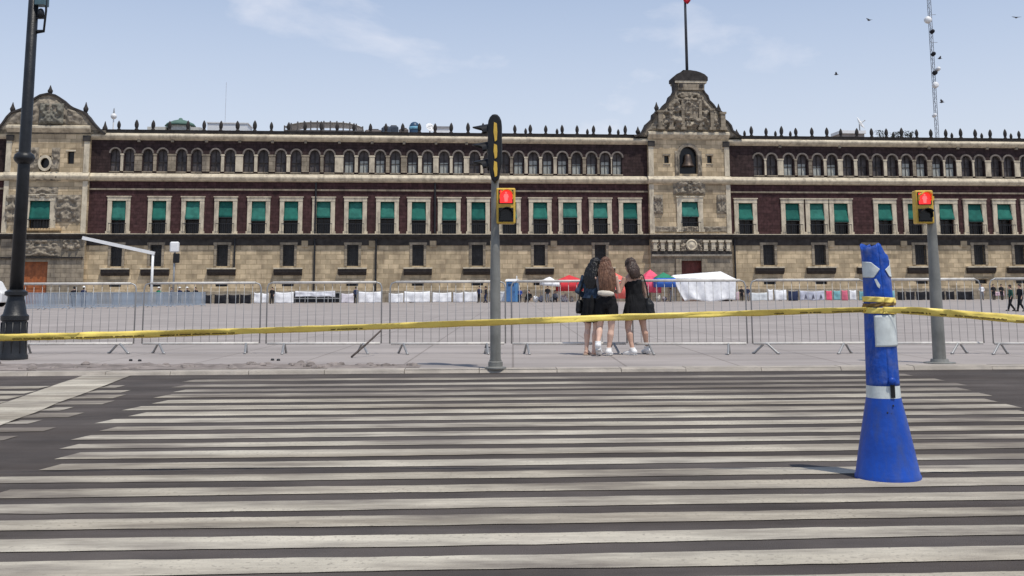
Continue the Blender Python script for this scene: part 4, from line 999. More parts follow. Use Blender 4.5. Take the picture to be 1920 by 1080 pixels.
def V(*a): return Vector(a)
def body_mb(P, female=True):
    b = MB()
    sp = P['spine']       # list of (x,y,z,rx,ry)
    b.tube([s[:3] for s in sp], [(s[3], s[4]) for s in sp], 20)
    for s in 'LR':
        h, k, a = V(*P['hip' + s]), V(*P['knee' + s]), V(*P['ank' + s]); t = V(*P['toe' + s])
        calf = k.lerp(a, .3) + V(0, -.016, 0)
        b.tube([h + V(0, 0, .03), h.lerp(k, .3), h.lerp(k, .75), k, k.lerp(a, .12), calf, k.lerp(a, .65), a + V(0, 0, .03), a - V(0, 0, .03)], [.08, .083, .062, .052, .049, .055, .04, .033, .034], 14)
        heel = a + (a - t).normalized() * .05 * .8; heel.z = t.z + max(0, a.z - t.z - .06)
        b.tube([heel + V(0, 0, .012), a.lerp(t, .3) + V(0, 0, -.0), a.lerp(t, .7), t], [(.032, .034), (.036, .036), (.042, .024), (.034, .016)], 12)
        s_, e, w = V(*P['sho' + s]), V(*P['elb' + s]), V(*P['wri' + s]); hd_ = V(*P['han' + s])
        b.tube([s_ + (s_ - e).normalized() * .02, s_.lerp(e, .35), e, e.lerp(w, .3), w], [.046, .041, .034, .035, .024], 12)
        d = (hd_ - w).normalized(); side_ = V(*P.get('palm' + s, (1, 0, 0))); side_ = (side_ - d * side_.dot(d)).normalized(); nrm = d.cross(side_)
        b.tube([w - d * .01, w + d * .03, w + d * .08], [(.024, .018), (.036, .016), (.038, .014)], 10)
        for j in range(4):
            L = (.066, .076, .071, .056)[j]; o = w + d * .075 + side_ * (-.03 + .02 * j)
            b.tube([o, o + d * L * .5 + nrm * .006, o + d * L * .85 + nrm * .024], [.0092, .0085, .007], 7)
        o = w + d * .03 - side_ * .03
        b.tube([o, o - side_ * .02 + d * .03 + nrm * .01, o - side_ * .024 + d * .058 + nrm * .02], [.0115, .010, .008], 7)
    hc = V(*P['head']); yaw = P.get('yaw', 0); R3 = Matrix.Rotation(yaw, 3, 'Z') @ Matrix.Rotation(P.get('nod', 0), 3, 'X')
    def hp(x, y, z): return hc + R3 @ V(x, y, z)
    nb = V(*sp[-1][:3])
    b.tube([nb - V(0, 0, .04), nb.lerp(hc, .5), hc], [.052, .048, .05], 12)
    hm = MB()
    hm.ball((0, -.012, .015), (.076, .094, .1), 18, 14)
    hm.tube([(0, .03, .0), (0, .05, -.06), (0, .068, -.108)], [(.062, .06), (.05, .045), (.022, .02)], 14)
    hm.tube([(0, .085, .015), (0, .1, -.012), (0, .112, -.032), (0, .09, -.042)], [.010, .012, .015, .012], 8)
    hm.ball((0, .09, -.066), (.022, .010, .007), 10, 6).ball((0, .088, -.077), (.018, .010, .007), 10, 6)
    for sx in (-1, 1):
        hm.ball((sx * .077, -.005, -.01), (.011, .02, .03), 8, 6)
        hm.ball((sx * .032, .078, .022), (.022, .012, .006), 8, 5)
    hm.xf(Matrix.Translation(hc) @ R3.to_4x4())
    b.add(hm.v, hm.f)
    return b, hp
def sneaker(a, t, m_up, parent, voxel=.007):
    a, t = V(*a), V(*t); d = (t - a); dz = d.z; f = V(d.x, d.y, 0).normalized(); g = d.normalized()
    heel = a - f * .035; heel.z = t.z + max(0.0, a.z - t.z - .075) ; 
    heel = V(heel.x, heel.y, heel.z)
    mb = MB()
    mb.tube([heel + V(0, 0, .018), heel.lerp(t, .35) + V(0, 0, .018), heel.lerp(t, .75) + V(0, 0, .004), t + f * .035 + V(0, 0, .0)], [(.05, .045), (.05, .05), (.056, .042), (.04, .03)], 14)
    mb.tube([a + V(0, 0, .045), a, heel + V(0, 0, .03)], [(.05, .054), (.053, .058), (.05, .05)], 14)
    mb.ball(tuple(a - f * .03 + V(0, 0, -.025)), (.055, .06, .05), 12, 8)
    o = skinmesh('shoe', fuse(mb, voxel, 4), m_up, parent)
    so = MB().tube([heel + V(0, 0, -.016) - f * .03, heel.lerp(t, .4) + V(0, 0, -.014), heel.lerp(t, .8) + V(0, 0, -.016), t + f * .045 + V(0, 0, -.012)], [(.043, .014), (.046, .014), (.052, .013), (.03, .012)], 14)
    so.build('sole', M['sole'], o, True)
def hair_mesh(hp, length, wid, flare, seed, back=.0):
    """cap over the skull plus a long hanging mass with separate ends"""
    b = MB()
    b.tube([tuple(hp(0, -.02, .118)), tuple(hp(0, -.03, .06)), tuple(hp(0, -.04, -.02)), tuple(hp(0, -.055, -.1))], [(.045, .05), (.086, .095), (.092, .085), (.098, .07)], 18)
    b.ball(tuple(hp(0, -.02, .03)), (.086, .1, .1), 18, 12)
    top = hp(0, -.035, .03); length = length + .09
    pts = []; rad = []
    for k in range(8):
        v = k / 7
        pts.append((top.x + .012 * math.sin(v * 4 + seed), top.y - .05 - .055 * min(1, v * 1.6) - back * v, top.z - length * v)); w = wid * (.72 + .28 * min(1, v * 4)) * (1 + flare * math.sin(v * 3.0)) * (1 if v < .8 else 1 - (v - .8) * 1.6)
        rad.append((w, .05 + .012 * math.sin(v * 3)))
    b.tube(pts, rad, 22)
    for j in range(46):
        a = -1 + 2 * (j + .5) / 46; rr_ = random.Random(seed * 100 + j)
        x0 = a * wid * 1.0; y0 = top.y - .095 - .04 * math.cos(a * 1.3) - back * .5
        z0 = top.z - length * rr_.uniform(.1, .35); z1 = top.z - length * rr_.uniform(.92, 1.14)
        ph = rr_.uniform(0, 6)
        b.tube([(top.x + x0 * .85, y0 + .03, z0), (top.x + x0 * 1.05 + .01 * math.sin(ph), y0 - .002, (z0 * 2 + z1) / 3), (top.x + x0 * 1.08 + .014 * math.sin(ph + 2), y0 - back * .4, (z0 + 2 * z1) / 3), (top.x + x0 * .95 + .012 * math.sin(ph + 4), y0 + .012 - back * .5, z1)], [.008, .011, .010, .004], 7)
    return fuse(b, .0065, 2, (.011, 70, 5, seed))
def eyes(hp, body):
    for sx in (-1, 1): MB().ball(tuple(hp(sx * .032, .083, .008)), (.012, .008, .008), 10, 7).build('eye', M['eye'], body, True)

def lean_over(o, rx, ry):
    o.rotation_euler = (R(rx), R(ry), o.rotation_euler.z)
def spine(z0=.80, lean=0.0, sway=0.0):
    prof = [(.78, .10, .09), (.84, .155, .115), (.90, .16, .115), (.98, .125, .092), (1.06, .122, .09), (1.15, .138, .1), (1.22, .15, .1), (1.29, .15, .08), (1.335, .085, .06), (1.375, .055, .052)]
    return [(sway * (z - .8), lean * (z - .9), z, rx, ry) for z, rx, ry in prof]

def woman_at(name_label, px, py, rz=0.0):
    g = on_ground(px, py, PLZ); return thing('person', name_label, 'person', g, rz)

# ---- left woman: black hair, denim jacket, black skirt, sandals
w1 = woman_at('woman seen from behind in a dark denim jacket and black skirt with long black hair', 1106, 666, R(-28))
P1 = dict(spine=spine(lean=.02), hipL=(-.085, 0, .83), kneeL=(-.075, .03, .45), ankL=(-.06, -.02, .075), toeL=(-.075, .14, .022),
          hipR=(.085, 0, .83), kneeR=(.08, .02, .45), ankR=(.06, .02, .075), toeR=(.085, .17, .022),
          shoL=(-.168, 0, 1.29), elbL=(-.25, -.05, 1.04), wriL=(-.17, .15, .93), hanL=(-.09, .3, .95), palmL=(0, 0, 1),
          shoR=(.168, 0, 1.29), elbR=(.205, .0, 1.02), wriR=(.1, .19, 1.05), hanR=(.03, .31, 1.1), palmR=(0, 0, 1),
          head=(.015, .03, 1.49), yaw=R(-28), nod=R(-8))
b, hp = body_mb(P1); bd = skinmesh('body', fuse(b, .0085, 4), M['skin2'], w1); eyes(hp, bd)
j = MB().tube([(0, 0, .93), (0, 0, 1.0), (0, .005, 1.1), (0, .01, 1.22), (0, .01, 1.31), (0, .0, 1.365)], [(.172, .135), (.155, .125), (.165, .132), (.178, .13), (.165, .1), (.08, .075)], 20)
for s in 'LR':
    s_, e, w = V(*P1['sho' + s]), V(*P1['elb' + s]), V(*P1['wri' + s])
    j.tube([s_ - V(0, 0, -.01), s_.lerp(e, .4), e, e.lerp(w, .5), e.lerp(w, .93)], [.066, .06, .052, .05, .04], 14)
skinmesh('jacket', fuse(j, .009, 3, (.02, 14, 9, 2)), M['denim'], w1)
sk = MB().tube([(0, 0, .99), (0, 0, .92), (0, .0, .8), (0, .01, .68), (0, .01, .56), (0, .01, .545)], [(.14, .11), (.172, .135), (.185, .145), (.195, .15), (.2, .155), (.19, .145)], 26)
skinmesh('skirt', fuse(sk, .010, 2, (.022, 16, 2, 5)), M['black_cloth'], w1)
skinmesh('hair', hair_mesh(hp, .34, .10, .34, 3.0), M['hair_black'], w1)
for s in 'LR':
    a, t = V(*P1['ank' + s]), V(*P1['toe' + s]); d = (t - a); d.z = 0; d.normalize(); hl = a - d * .06
    so = MB().tube([(hl.x, hl.y, .010), tuple(V(a.x, a.y, .010) + d * .08), tuple(V(t.x, t.y, .010) + d * .03)], [(.036, .010), (.04, .010), (.038, .009)], 14).build('sandal', M['sandal'], w1, True)
    MB().tube([tuple(a + V(-.045, .03, -.045)), tuple(a + V(0, .055, .012)), tuple(a + V(.045, .03, -.045))], .009, 7).build('strap', M['white_shoe'], so, True)
bagp = w1.location
bag1 = bag = thing('shoulder_bag', 'black shoulder bag hanging at the left side of the woman in denim', 'bag', bagp + Matrix.Rotation(R(-28), 3, 'Z') @ V(-.235, -.01, .8), R(-28))
bm_ = MB().tube([(0, 0, -.12), (0, 0, -.08), (0, 0, .06), (0, 0, .11)], [(.05, .085), (.062, .105), (.055, .095), (.03, .07)], 16)
skinmesh('pouch', fuse(bm_, .009, 4, (.006, 14, 10, 8)), M['black_leather'], bag)
MB().tube([(0, -.06, .09), (.04, -.08, .34), (.085, -.05, .52), (.095, .0, .545), (.085, .05, .52), (.05, .07, .34), (0, .06, .09)], (.011), 8).build('strap', M['black_leather'], bag, True)

# ---- middle woman: brown hair, grey top, black shorts, white sneakers, one heel lifted
w2 = woman_at('woman in the middle with long brown hair, grey top and dark shorts, heel lifted', 1142, 667, R(-6))
P2 = dict(spine=spine(lean=.03, sway=.03), hipL=(-.085, 0, .83), kneeL=(-.13, .05, .47), ankL=(-.165, -.16, .2), toeL=(-.155, -.05, .03),
          hipR=(.085, 0, .83), kneeR=(.06, .0, .45), ankR=(.0, -.02, .085), toeR=(.02, .14, .03),
          shoL=(-.155, .01, 1.28), elbL=(-.19, .06, 1.03), wriL=(-.06, .22, 1.04), hanL=(.02, .32, 1.1), palmL=(0, 0, 1),
          shoR=(.175, .01, 1.28), elbR=(.215, .04, 1.02), wriR=(.1, .22, 1.08), hanR=(.05, .33, 1.14), palmR=(0, 0, 1),
          head=(.018, .045, 1.49), yaw=R(10), nod=R(-14))
b, hp = body_mb(P2); bd = skinmesh('body', fuse(b, .0085, 4), M['skin2'], w2); eyes(hp, bd)
j = MB().tube([(.004, 0, .96), (.005, 0, 1.02), (.008, .005, 1.12), (.012, .01, 1.22), (.013, .012, 1.3), (.013, .01, 1.345)], [(.15, .118), (.138, .108), (.15, .115), (.165, .115), (.155, .092), (.09, .07)], 20)
skinmesh('top', fuse(j, .009, 3, (.017, 14, 9, 6)), M['grey_cloth'], w2)
sh = MB().tube([(0, 0, 1.0), (0, 0, .92), (0, .0, .84), (0, 0, .76)], [(.135, .105), (.172, .13), (.178, .132), (.13, .1)], 22)
for s in 'LR':
    h, k = V(*P2['hip' + s]), V(*P2['knee' + s]); sh.tube([h + V(0, 0, .02), h.lerp(k, .35), h.lerp(k, .62)], [.1, .104, .1], 16)
skinmesh('shorts', fuse(sh, .010, 2, (.016, 16, 6, 9)), M['black_cloth'], w2)
skinmesh('hair', hair_mesh(hp, .42, .11, .34, 5.0), M['hair_brown'], w2)
for s in 'LR': sneaker(P2['ank' + s], P2['toe' + s], M['white_shoe'], w2)
ph = thing('belt_bag', 'pale waist pouch across the back of the woman in the middle', 'bag', w2.location + V(.0, -.15, 1.02))
bb2 = MB().tube([(-.13, .03, .012), (-.06, .0, .0), (.06, .0, -.012), (.13, .03, -.02)], [(.02, .028), (.03, .045), (.03, .045), (.018, .026)], 12)
skinmesh('pouch', fuse(bb2, .008, 3), mat('cream_cloth', (.66, .6, .5), .8, .1, 12), ph)

# ---- right woman: dark hair, black strapless dress, white sneakers, legs apart
w3 = woman_at('woman on the right in a short black dress and white sneakers with bare shoulders', 1198, 665, R(24))
P3 = dict(spine=spine(lean=.02, sway=-.03), hipL=(-.09, 0, .83), kneeL=(-.15, .04, .46), ankL=(-.15, -.06, .085), toeL=(-.2, .09, .03),
          hipR=(.09, 0, .83), kneeR=(.14, .02, .45), ankR=(.19, .03, .085), toeR=(.21, .18, .03),
          shoL=(-.17, .0, 1.27), elbL=(-.27, .03, 1.05), wriL=(-.17, .2, 1.12), hanL=(-.1, .27, 1.18), palmL=(0, 0, 1),
          shoR=(.165, .0, 1.27), elbR=(.22, .02, 1.01), wriR=(.19, .13, .83), hanR=(.18, .2, .74), palmR=(0, 1, 0),
          head=(-.03, .03, 1.485), yaw=R(14), nod=R(-8))
b, hp = body_mb(P3); bd = skinmesh('body', fuse(b, .0085, 4), M['skin'], w3); eyes(hp, bd)
dr = MB().tube([(-.012, .01, 1.225), (-.01, .008, 1.18), (-.008, .005, 1.1), (-.005, 0, 1.0), (0, 0, .92), (0, 0, .82), (0, .005, .7), (0, .01, .6), (0, .01, .585)], [(.158, .112), (.16, .118), (.148, .112), (.145, .108), (.175, .132), (.198, .15), (.225, .165), (.25, .18), (.238, .17)], 28)
dr.tube([(-.1, -.06, 1.2), (-.1, -.03, 1.3), (-.095, .03, 1.31), (-.09, .08, 1.2)], .012, 8).tube([(.085, -.06, 1.2), (.085, -.03, 1.3), (.085, .03, 1.31), (.085, .08, 1.2)], .012, 8)
skinmesh('dress', fuse(dr, .010, 2, (.022, 15, 3, 15)), M['black_cloth'], w3)
skinmesh('hair', hair_mesh(hp, .15, .088, .3, 9.0), M['hair_dark'], w3)
for s in 'LR': sneaker(P3['ank' + s], P3['toe' + s], M['white_shoe'], w3)
bag3 = bag = thing('shoulder_bag', 'large black bag at the right hip of the woman in the black dress', 'bag', w3.location + Matrix.Rotation(R(24), 3, 'Z') @ V(.225, -.02, .79), R(24))
bm_ = MB().tube([(0, 0, -.18), (0, 0, -.12), (0, 0, .04), (-.01, 0, .14)], [(.06, .09), (.11, .14), (.105, .135), (.045, .09)], 18)
skinmesh('pouch', fuse(bm_, .010, 4, (.012, 12, 8, 18)), M['black_leather'], bag)
MB().tube([(-.005, -.06, .12), (-.045, -.09, .35), (-.07, -.05, .52), (-.075, 0, .54), (-.07, .05, .52), (-.05, .08, .35), (-.005, .06, .12)], .011, 8).build('strap', M['black_leather'], bag, True)

lean_over(w1, -3, 3); lean_over(w2, -2, -2); lean_over(w3, -1, -3)
for o_, w_, off in ((bag1, w1, V(-.225, -.01, .79)), (bag3, w3, V(.222, -.02, .78)), (ph, w2, V(0, -.15, 1.02))):   # carried bags follow the lean
    o_.rotation_euler = w_.rotation_euler; o_.location = w_.location + w_.rotation_euler.to_matrix() @ off

# ================================================================== FAR END OF THE PLAZA
def far(px, v=9.0):
    """ground point v metres in front of the facade in the photo column px"""
    o = FMI @ CAM; d = FMI.to_3x3() @ ray(px, 567); t = (-v - o.y) / d.y; p = o + d * t
    q = FM @ V(p.x, -v, 0); return V(q.x, q.y, PLZ)
def fpx(v=9.0): return (115 - v) / FPX           # metres per photo pixel there
C = {}
def colr(name, c, **k):
    if name not in C: C[name] = mat(name, c, k.pop('rough', .85), .15, 3.0, **k)
    return C[name]
white_c = colr('white_cloth', (.88, .88, .90)); black_c = colr('far_black', (.02, .02, .024)); navy_c = colr('far_navy', (.03, .04, .085)); red_c = colr('canopy_red', (.62, .05, .06)); coral_c = colr('canopy_coral', (.8, .17, .14))
blue_c = colr('canopy_blue', (.06, .16, .55)); green_c = colr('canopy_green', (.04, .24, .14)); pink_c = colr('canopy_pink', (.85, .12, .2)); teal_c = colr('cloth_teal', (.22, .45, .48)); grey_c = colr('far_grey', (.22, .22, .24)); blush_c = colr('cloth_blush', (.7, .5, .56))
sky_c = colr('toilet_blue', (.10, .26, .48), rough=.5)

# shared meshes for far figures
def far_meshes(kind):
    wide = .16 if kind == 'walk' else .09; sit = kind == 'sit'
    P = dict(spine=spine(), hipL=(-.085, 0, .83), kneeL=(-.1, wide * .6, .45), ankL=(-.1, -wide if kind == 'walk' else 0, .075), toeL=(-.11, .14 - wide, .022),
             hipR=(.085, 0, .83), kneeR=(.1, .06, .45), ankR=(.1, wide, .075), toeR=(.11, .14 + wide, .022),
             shoL=(-.17, 0, 1.3), elbL=(-.23, -.02, 1.04), wriL=(-.2, .08, .82), hanL=(-.2, .12, .74), shoR=(.17, 0, 1.3), elbR=(.23, .0, 1.04), wriR=(.18, .16, .9), hanR=(.14, .24, .93), head=(0, .03, 1.49))
    if sit:
        dz = -.58
        P['spine'] = [(x, y, z + dz, a, b_) for x, y, z, a, b_ in P['spine']]
        for k in list(P):
            if k[:3] in ('hip', 'sho', 'elb', 'wri', 'han') : P[k] = (P[k][0], P[k][1], P[k][2] + dz)
        P['head'] = (0, .03, 1.49 + dz); P.update(hipL=(-.09, 0, .24), hipR=(.09, 0, .24), kneeL=(-.16, .34, .42), kneeR=(.16, .34, .42), ankL=(-.12, .42, .075), ankR=(.12, .42, .075), toeL=(-.13, .57, .022), toeR=(.13, .57, .022))
    b, hp = body_mb(P); body = fuse(b, .018, 3)
    sp = P['spine']; sh = MB().tube([s[:3] for s in sp[1:9]], [(s[3] + .02, s[4] + .025) for s in sp[1:9]], 16)
    for s in 'LR':
        s_, e, w = V(*P['sho' + s]), V(*P['elb' + s]), V(*P['wri' + s]); sh.tube([s_, s_.lerp(e, .5), e, e.lerp(w, .5)], [.065, .06, .055, .05], 10)
    shirt = fuse(sh, .02, 2)
    tr_ = MB().tube([sp[0][:3], sp[1][:3], sp[2][:3], sp[3][:3]], [(.14, .11), (.172, .132), (.175, .132), (.13, .1)], 14)
    for s in 'LR':
        h, k, a = V(*P['hip' + s]), V(*P['knee' + s]), V(*P['ank' + s]); tr_.tube([h, h.lerp(k, .5), k, k.lerp(a, .5), k.lerp(a, .97)], [.1, .09, .075, .066, .06], 12)
    trou = fuse(tr_, .02, 2)
    hh = MB().ball(tuple(hp(0, -.015, .035)), (.088, .104, .1), 12, 9).ball(tuple(hp(0, -.05, -.03)), (.078, .06, .07), 10, 7); hair = fuse(hh, .016, 2)
    hat = MB().lathe([(.17, -.01), (.175, 0), (.1, .012), (.095, .06), (.07, .095), (.01, .105)], 16, tuple(hp(0, -.005, .06))).mesh('hat', M['white_pl'], True)
    hat.materials.clear()
    shoes = [MB().tube([V(*P['ank' + s]) + V(0, -.05, -.035), V(*P['ank' + s]) + V(0, .05, -.03), V(*P['toe' + s]) + V(0, .02, .005)], [(.045, .04), (.048, .042), (.042, .026)], 10).mesh('shoe', M['black_cloth'], True) for s in 'LR']
    return dict(body=body, shirt=shirt, trousers=trou, hair=hair, hat=hat, shoes=shoes)
FM_ = {k: far_meshes(k) for k in ('stand', 'walk', 'sit')}
def oml(name, me, m, parent):
    if len(me.materials) == 0: me.materials.append(None)
    o = link(name, me, parent); o.material_slots[0].link = 'OBJECT'; o.material_slots[0].material = m; return o
def far_person(px, v, label, kind, shirt, trou, hair=None, hat=None, rz=0.0, sc=1.0, group='people at the far end of the plaza'):
    t = thing('person', label, 'person', far(px, v) if not isinstance(px, Vector) else px, FA + rz, group); t.scale = (sc,) * 3
    f = FM_[kind]
    oml('body', f['body'], M['skin'], t); oml('shirt', f['shirt'], shirt, t); oml('trousers', f['trousers'], trou, t)
    if hat: oml('hat', f['hat'], hat, t)
    oml('hair', f['hair'], hair or M['hair_black'], t)
    for s in f['shoes']: oml('shoe', s, M['black_cloth'], t)
    return t
helm = colr('white_helmet', (.8, .8, .78), rough=.5)
far_person(138, 28, 'person in dark clothes behind the far barriers right of the lamp post', 'stand', black_c, black_c, rz=.4)
far_person(156, 27, 'person in navy with a white hat behind the far barriers, near the lamp post', 'stand', navy_c, navy_c, hat=helm, rz=-.3)
far_person(297, 12, 'person with white hat and green top below the slanted white beam', 'stand', green_c, navy_c, hat=helm, rz=2.8)
far_person(322, 11, 'person in grey standing left of two white hats at the far barriers', 'stand', grey_c, black_c, rz=2.4)
far_person(336, 11, 'left one of two people in white hats at the far barriers', 'stand', navy_c, black_c, hat=helm, rz=3.0)
far_person(350, 11.4, 'right one of two people in white hats at the far barriers', 'stand', black_c, navy_c, hat=helm, rz=3.3)
far_person(366, 11, 'person in black at the right end of the far barriers', 'stand', black_c, black_c, rz=2.9)
far_person(510, 9, 'person in black standing between white banners', 'stand', black_c, black_c, rz=2.8)
far_person(667, 9, 'dark dressed person standing right of the low equipment rack', 'stand', navy_c, black_c, rz=.4)
far_person(899, 9, 'left one of two people in dark clothes beside the central pole', 'stand', navy_c, black_c, rz=2.5)
far_person(911, 9.3, 'right one of two people in dark clothes beside the central pole', 'walk', black_c, navy_c, rz=1.2)
far_person(975, 9, 'person in blue standing next to the portable toilet', 'stand', colr('shirt_blue', (.06, .1, .35)), navy_c, rz=2.8, sc=.88)
far_person(992, 8.6, 'seated vendor in black right of the portable toilet', 'sit', black_c, black_c, rz=2.6, sc=1.2)
far_person(1027, 9, 'dark dressed vendor standing under the white canopy', 'stand', black_c, grey_c, rz=2.9)
far_person(1041, 8.4, 'seated vendor in grey between the white and red canopies', 'sit', grey_c, black_c, rz=3.0, sc=1.15)
far_person(1258, 9.4, 'person in grey standing at the left corner of the white tent', 'stand', grey_c, grey_c, rz=1.2, sc=.85)
far_person(1331, 6.6, 'person in black striding in front of the white tent', 'walk', black_c, black_c, rz=1.5, sc=.95)
far_person(1369, 7.0, 'person seated on the ground at the right corner of the white tent', 'sit', colr('shirt_maroon', (.12, .03, .05)), black_c, rz=2.8, sc=1.2)
far_person(1391, 9, 'person in black right of the white tent', 'stand', black_c, black_c, rz=3.0, sc=.92)
far_person(1402, 9.2, 'person in navy standing left of the plain white banner', 'stand', navy_c, grey_c, rz=2.7, sc=.92)
far_person(1842, 9, 'person in white standing among dark dressed people on the right', 'stand', white_c, grey_c, rz=2.8)
far_person(1864, 9, 'left one of two people behind the pale pink banner', 'stand', black_c, black_c, rz=3.0)
far_person(1879, 9.2, 'right one of two people behind the pale pink banner', 'stand', black_c, black_c, rz=3.2)
g = on_ground(1897, 583, PLZ); far_person(g, 0, 'person in dark green walking near the right edge, closer than the others', 'walk', colr('shirt_dkgreen', (.03, .09, .07)), black_c, rz=1.4, sc=.80)
g = on_ground(1915, 584, PLZ); far_person(g, 0, 'person in black at the right edge of the picture', 'walk', black_c, black_c, rz=1.7, sc=.82)

# banners: cloth hung on a low rope line
def banner(px0, px1, py0, py1, m, label, v=8.0, dark=None, group='cloths and banners hung along the far barriers'):
    a, b = far(px0, v), far(px1, v); c = (a + b) / 2; w = (b - a).length; s = (115 - v) / FPX
    z1 = PLZ + (568 - py0) * s; z0 = PLZ + max(.04, (568 - py1) * s)
    t = thing('banner', label, 'banner', (c.x, c.y, PLZ), FA, group); sd = px0 * .37
    def fn(u, vv):
        x = (u - .5) * w; z = (z0 + (z1 - z0) * vv) - PLZ
        y = .06 * math.sin(u * w * 7 + sd) * (1.1 - vv) + .08 * mnoise.noise((u * w * 2, vv * 2, sd))
        z += (-.10 * math.sin(math.pi * u) * vv * vv + .10 * mnoise.noise((u * w * 1.5, sd, 2)) * (1 - vv)) * .7
        return (x, y, max(.02, z))
    o = MB().grid(max(8, int(w * 8)), 8, fn).build('cloth', m, t, True); o.modifiers.new('t', 'SOLIDIFY').thickness = .015
    for sx in (-1, 1): MB().tube([(sx * w / 2, .06, 0), (sx * w / 2, .06, z1 - PLZ + .03)], .02, 6).build('stake', M['galv'], t)
    MB().tube([(-w / 2, .06, z1 - PLZ + .015), (w / 2, .06, z1 - PLZ + .015)], .012, 5).build('rope', M['galv'], t)
    if dark:
        for u in dark:
            x = (u - .5) * w; h = z1 - z0
            MB().prism([(x - h * .16, h * .22), (x + h * .16, h * .22), (x + h * .1, h * .48), (x, h * .72), (x - h * .1, h * .48)], -.19, -.175).build('painted_figure', colr('banner_print', (.12, .12, .16)), t)
    return t
for a, b, y0, y1, m, lab in ((476, 488, 548, 567, white_c, 'white cloth at the left end of the row of banners'), (491, 503, 549, 567, white_c, 'small white cloth just left of the person in black between banners'),
        (514, 550, 547, 567, white_c, 'broad white banner left of the low equipment rack'), (553, 628, 545.5, 556, colr('tarp', (.72, .72, .75)), 'long white tarpaulin behind the low equipment rack'),
        (640, 663, 550, 568, colr('cloth_pale', (.72, .68, .72)), 'pale pinkish cloth just right of the low equipment rack'), (672, 716, 547, 568, white_c, 'white banner right of the person beside the rack'),
        (729, 756, 550, 569, white_c, 'creased white cloth hung low near the middle of the banners'), (758, 806, 547, 567, white_c, 'wide white banner above a dark gap in the row'),
        (811, 846, 549, 567, white_c, 'white banner second left of the central pole'), (850, 868, 549, 568, colr('tarp', (.72, .72, .75)), 'slanted grey-white cloth left of the central pole'),
        (871, 895, 548, 567, white_c, 'peaked white cloth just left of two people at the pole'), (936, 948, 547, 567, white_c, 'small white cloth between central pole and portable toilet'),
        (1373, 1386, 550, 566, blush_c, 'pale pink cloth right of the white tent'), (1407, 1439, 552, 569, colr('banner_pale', (.72, .75, .76)), 'plain white banner right of the tent and its people'),
        (1441, 1450, 546, 567, white_c, 'narrow white cloth right of the plain white banner'), (1453, 1475, 547, 568, white_c, 'white cloth in front of dark bags, left of the three-figure banner'),
        (1479, 1497, 549, 568, navy_c, 'navy cloth left of the three-figure banner'), (1550, 1560, 549, 567, pink_c, 'pink garment hung right of the three-figure banner'),
        (1564, 1576, 549, 566, teal_c, 'teal garment hung among pink ones'), (1579, 1590, 548, 568, colr('garment_red', (.68, .17, .24)), 'red garment hung between teal and white ones'),
        (1594, 1606, 548, 569, white_c, 'white garment at the right end of the hung garments'), (1612, 1620, 550, 568, teal_c, 'pale teal cloth just left of the blue post'),
        (1671, 1678, 549, 566, teal_c, 'teal cloth just right of the blue post'),
        (1862, 1884, 552, 560, blush_c, 'pale pink banner held in front of two people')):
    banner(a, b, y0, y1, m, lab)
banner(1501, 1547, 549, 567, colr('banner_grey', (.55, .56, .64)), 'grey-white banner printed with three dark figures', dark=(.2, .5, .82))
for i, (a, b) in enumerate(((1684, 1697), (1700, 1716), (1719, 1736), (1739, 1751), (1757, 1772), (1775, 1790), (1795, 1826), (384, 396), (402, 424), (428, 448), (450, 470))):
    lab = ('%s black fabric panel to the right of the blue post' % ['first', 'second', 'third', 'fourth', 'fifth', 'sixth'][i] if i < 6 else 'wide black fabric panel with pale bundle, right of the right pole' if i == 6 else '%s black fabric panel to the left of the leftmost white cloth' % ['fourth', 'third', 'second', 'first'][i - 7])
    banner(a, b, 551, 567.5, black_c, lab, group='black panels along the far barriers')
# low equipment rack
def rackthing():
    a, b = far(550, 4), far(638, 4); c = (a + b) / 2; w = (b - a).length
    t = thing('equipment_rack', 'long low metal rack with two rows of dark slots in front of white tarpaulin', 'rack', (c.x, c.y, PLZ), FA)
    MB().box(-w / 2, w / 2, -.4, .4, .42, .50).build('middle_shelf', M['galv'], t); MB().box(-w / 2, w / 2, -.4, .4, .98, 1.05).build('top_shelf', M['galv'], t)
    MB().box(-w / 2, w / 2, .3, .395, .501, .979).build('back_panel', black_c, t); MB().box(-w / 2, w / 2, .3, .394, .06, .419).build('back_panel', black_c, t)
    for k in range(5):
        x = -w / 2 + .05 + (w - .1) * k / 4
        for y in (-.36, .36): MB().box(x - .04, x + .04, y - .039, y + .039, 0, 1.06).build('leg', M['galv'], t)
    for k in range(4):
        x = -w / 2 + .05 + (w - .1) * (k + .5) / 4; q = (w - .1) / 4 * .39
        for z in (.502, .07): MB().box(x - q, x + q, -.3, .25, z, z + (.40 if z > .3 else .32)).build('crate', colr('crate_black', (.03, .032, .036)), t)
rackthing()
# portable toilet
def toilet():
    c = far(961, 9); t = thing('portable_toilet', 'blue portable toilet with white roof right of the central pole', 'portable toilet', c, FA - .35)
    o = MB().box(-.52, .52, -.52, .52, .05, 2.05).build('cabin', sky_c, t); o.modifiers.new('b', 'BEVEL').width = .05
    MB().run([(-.6, 2.06), (-.5, 2.22), (0, 2.3), (.5, 2.22), (.6, 2.06)], -.58, .58).build('roof', M['white_pl'], t)
    d = MB().box(-.4, .4, -.56, -.521, .12, 1.95).build('door', colr('toilet_door', (.08, .2, .42), rough=.5), t); MB().box(.28, .33, -.6, -.561, .95, 1.1).build('handle', M['sig_black'], d)
    for k in range(4): MB().box(-.3, .3, -.575, -.561, 1.6 + k * .07, 1.63 + k * .07).build('vent_slot', M['sig_black'], d)
    MB().tube([(.35, .35, 2.1), (.35, .35, 2.6)], .05, 8).build('vent_pipe', M['white_pl'], t)
toilet()
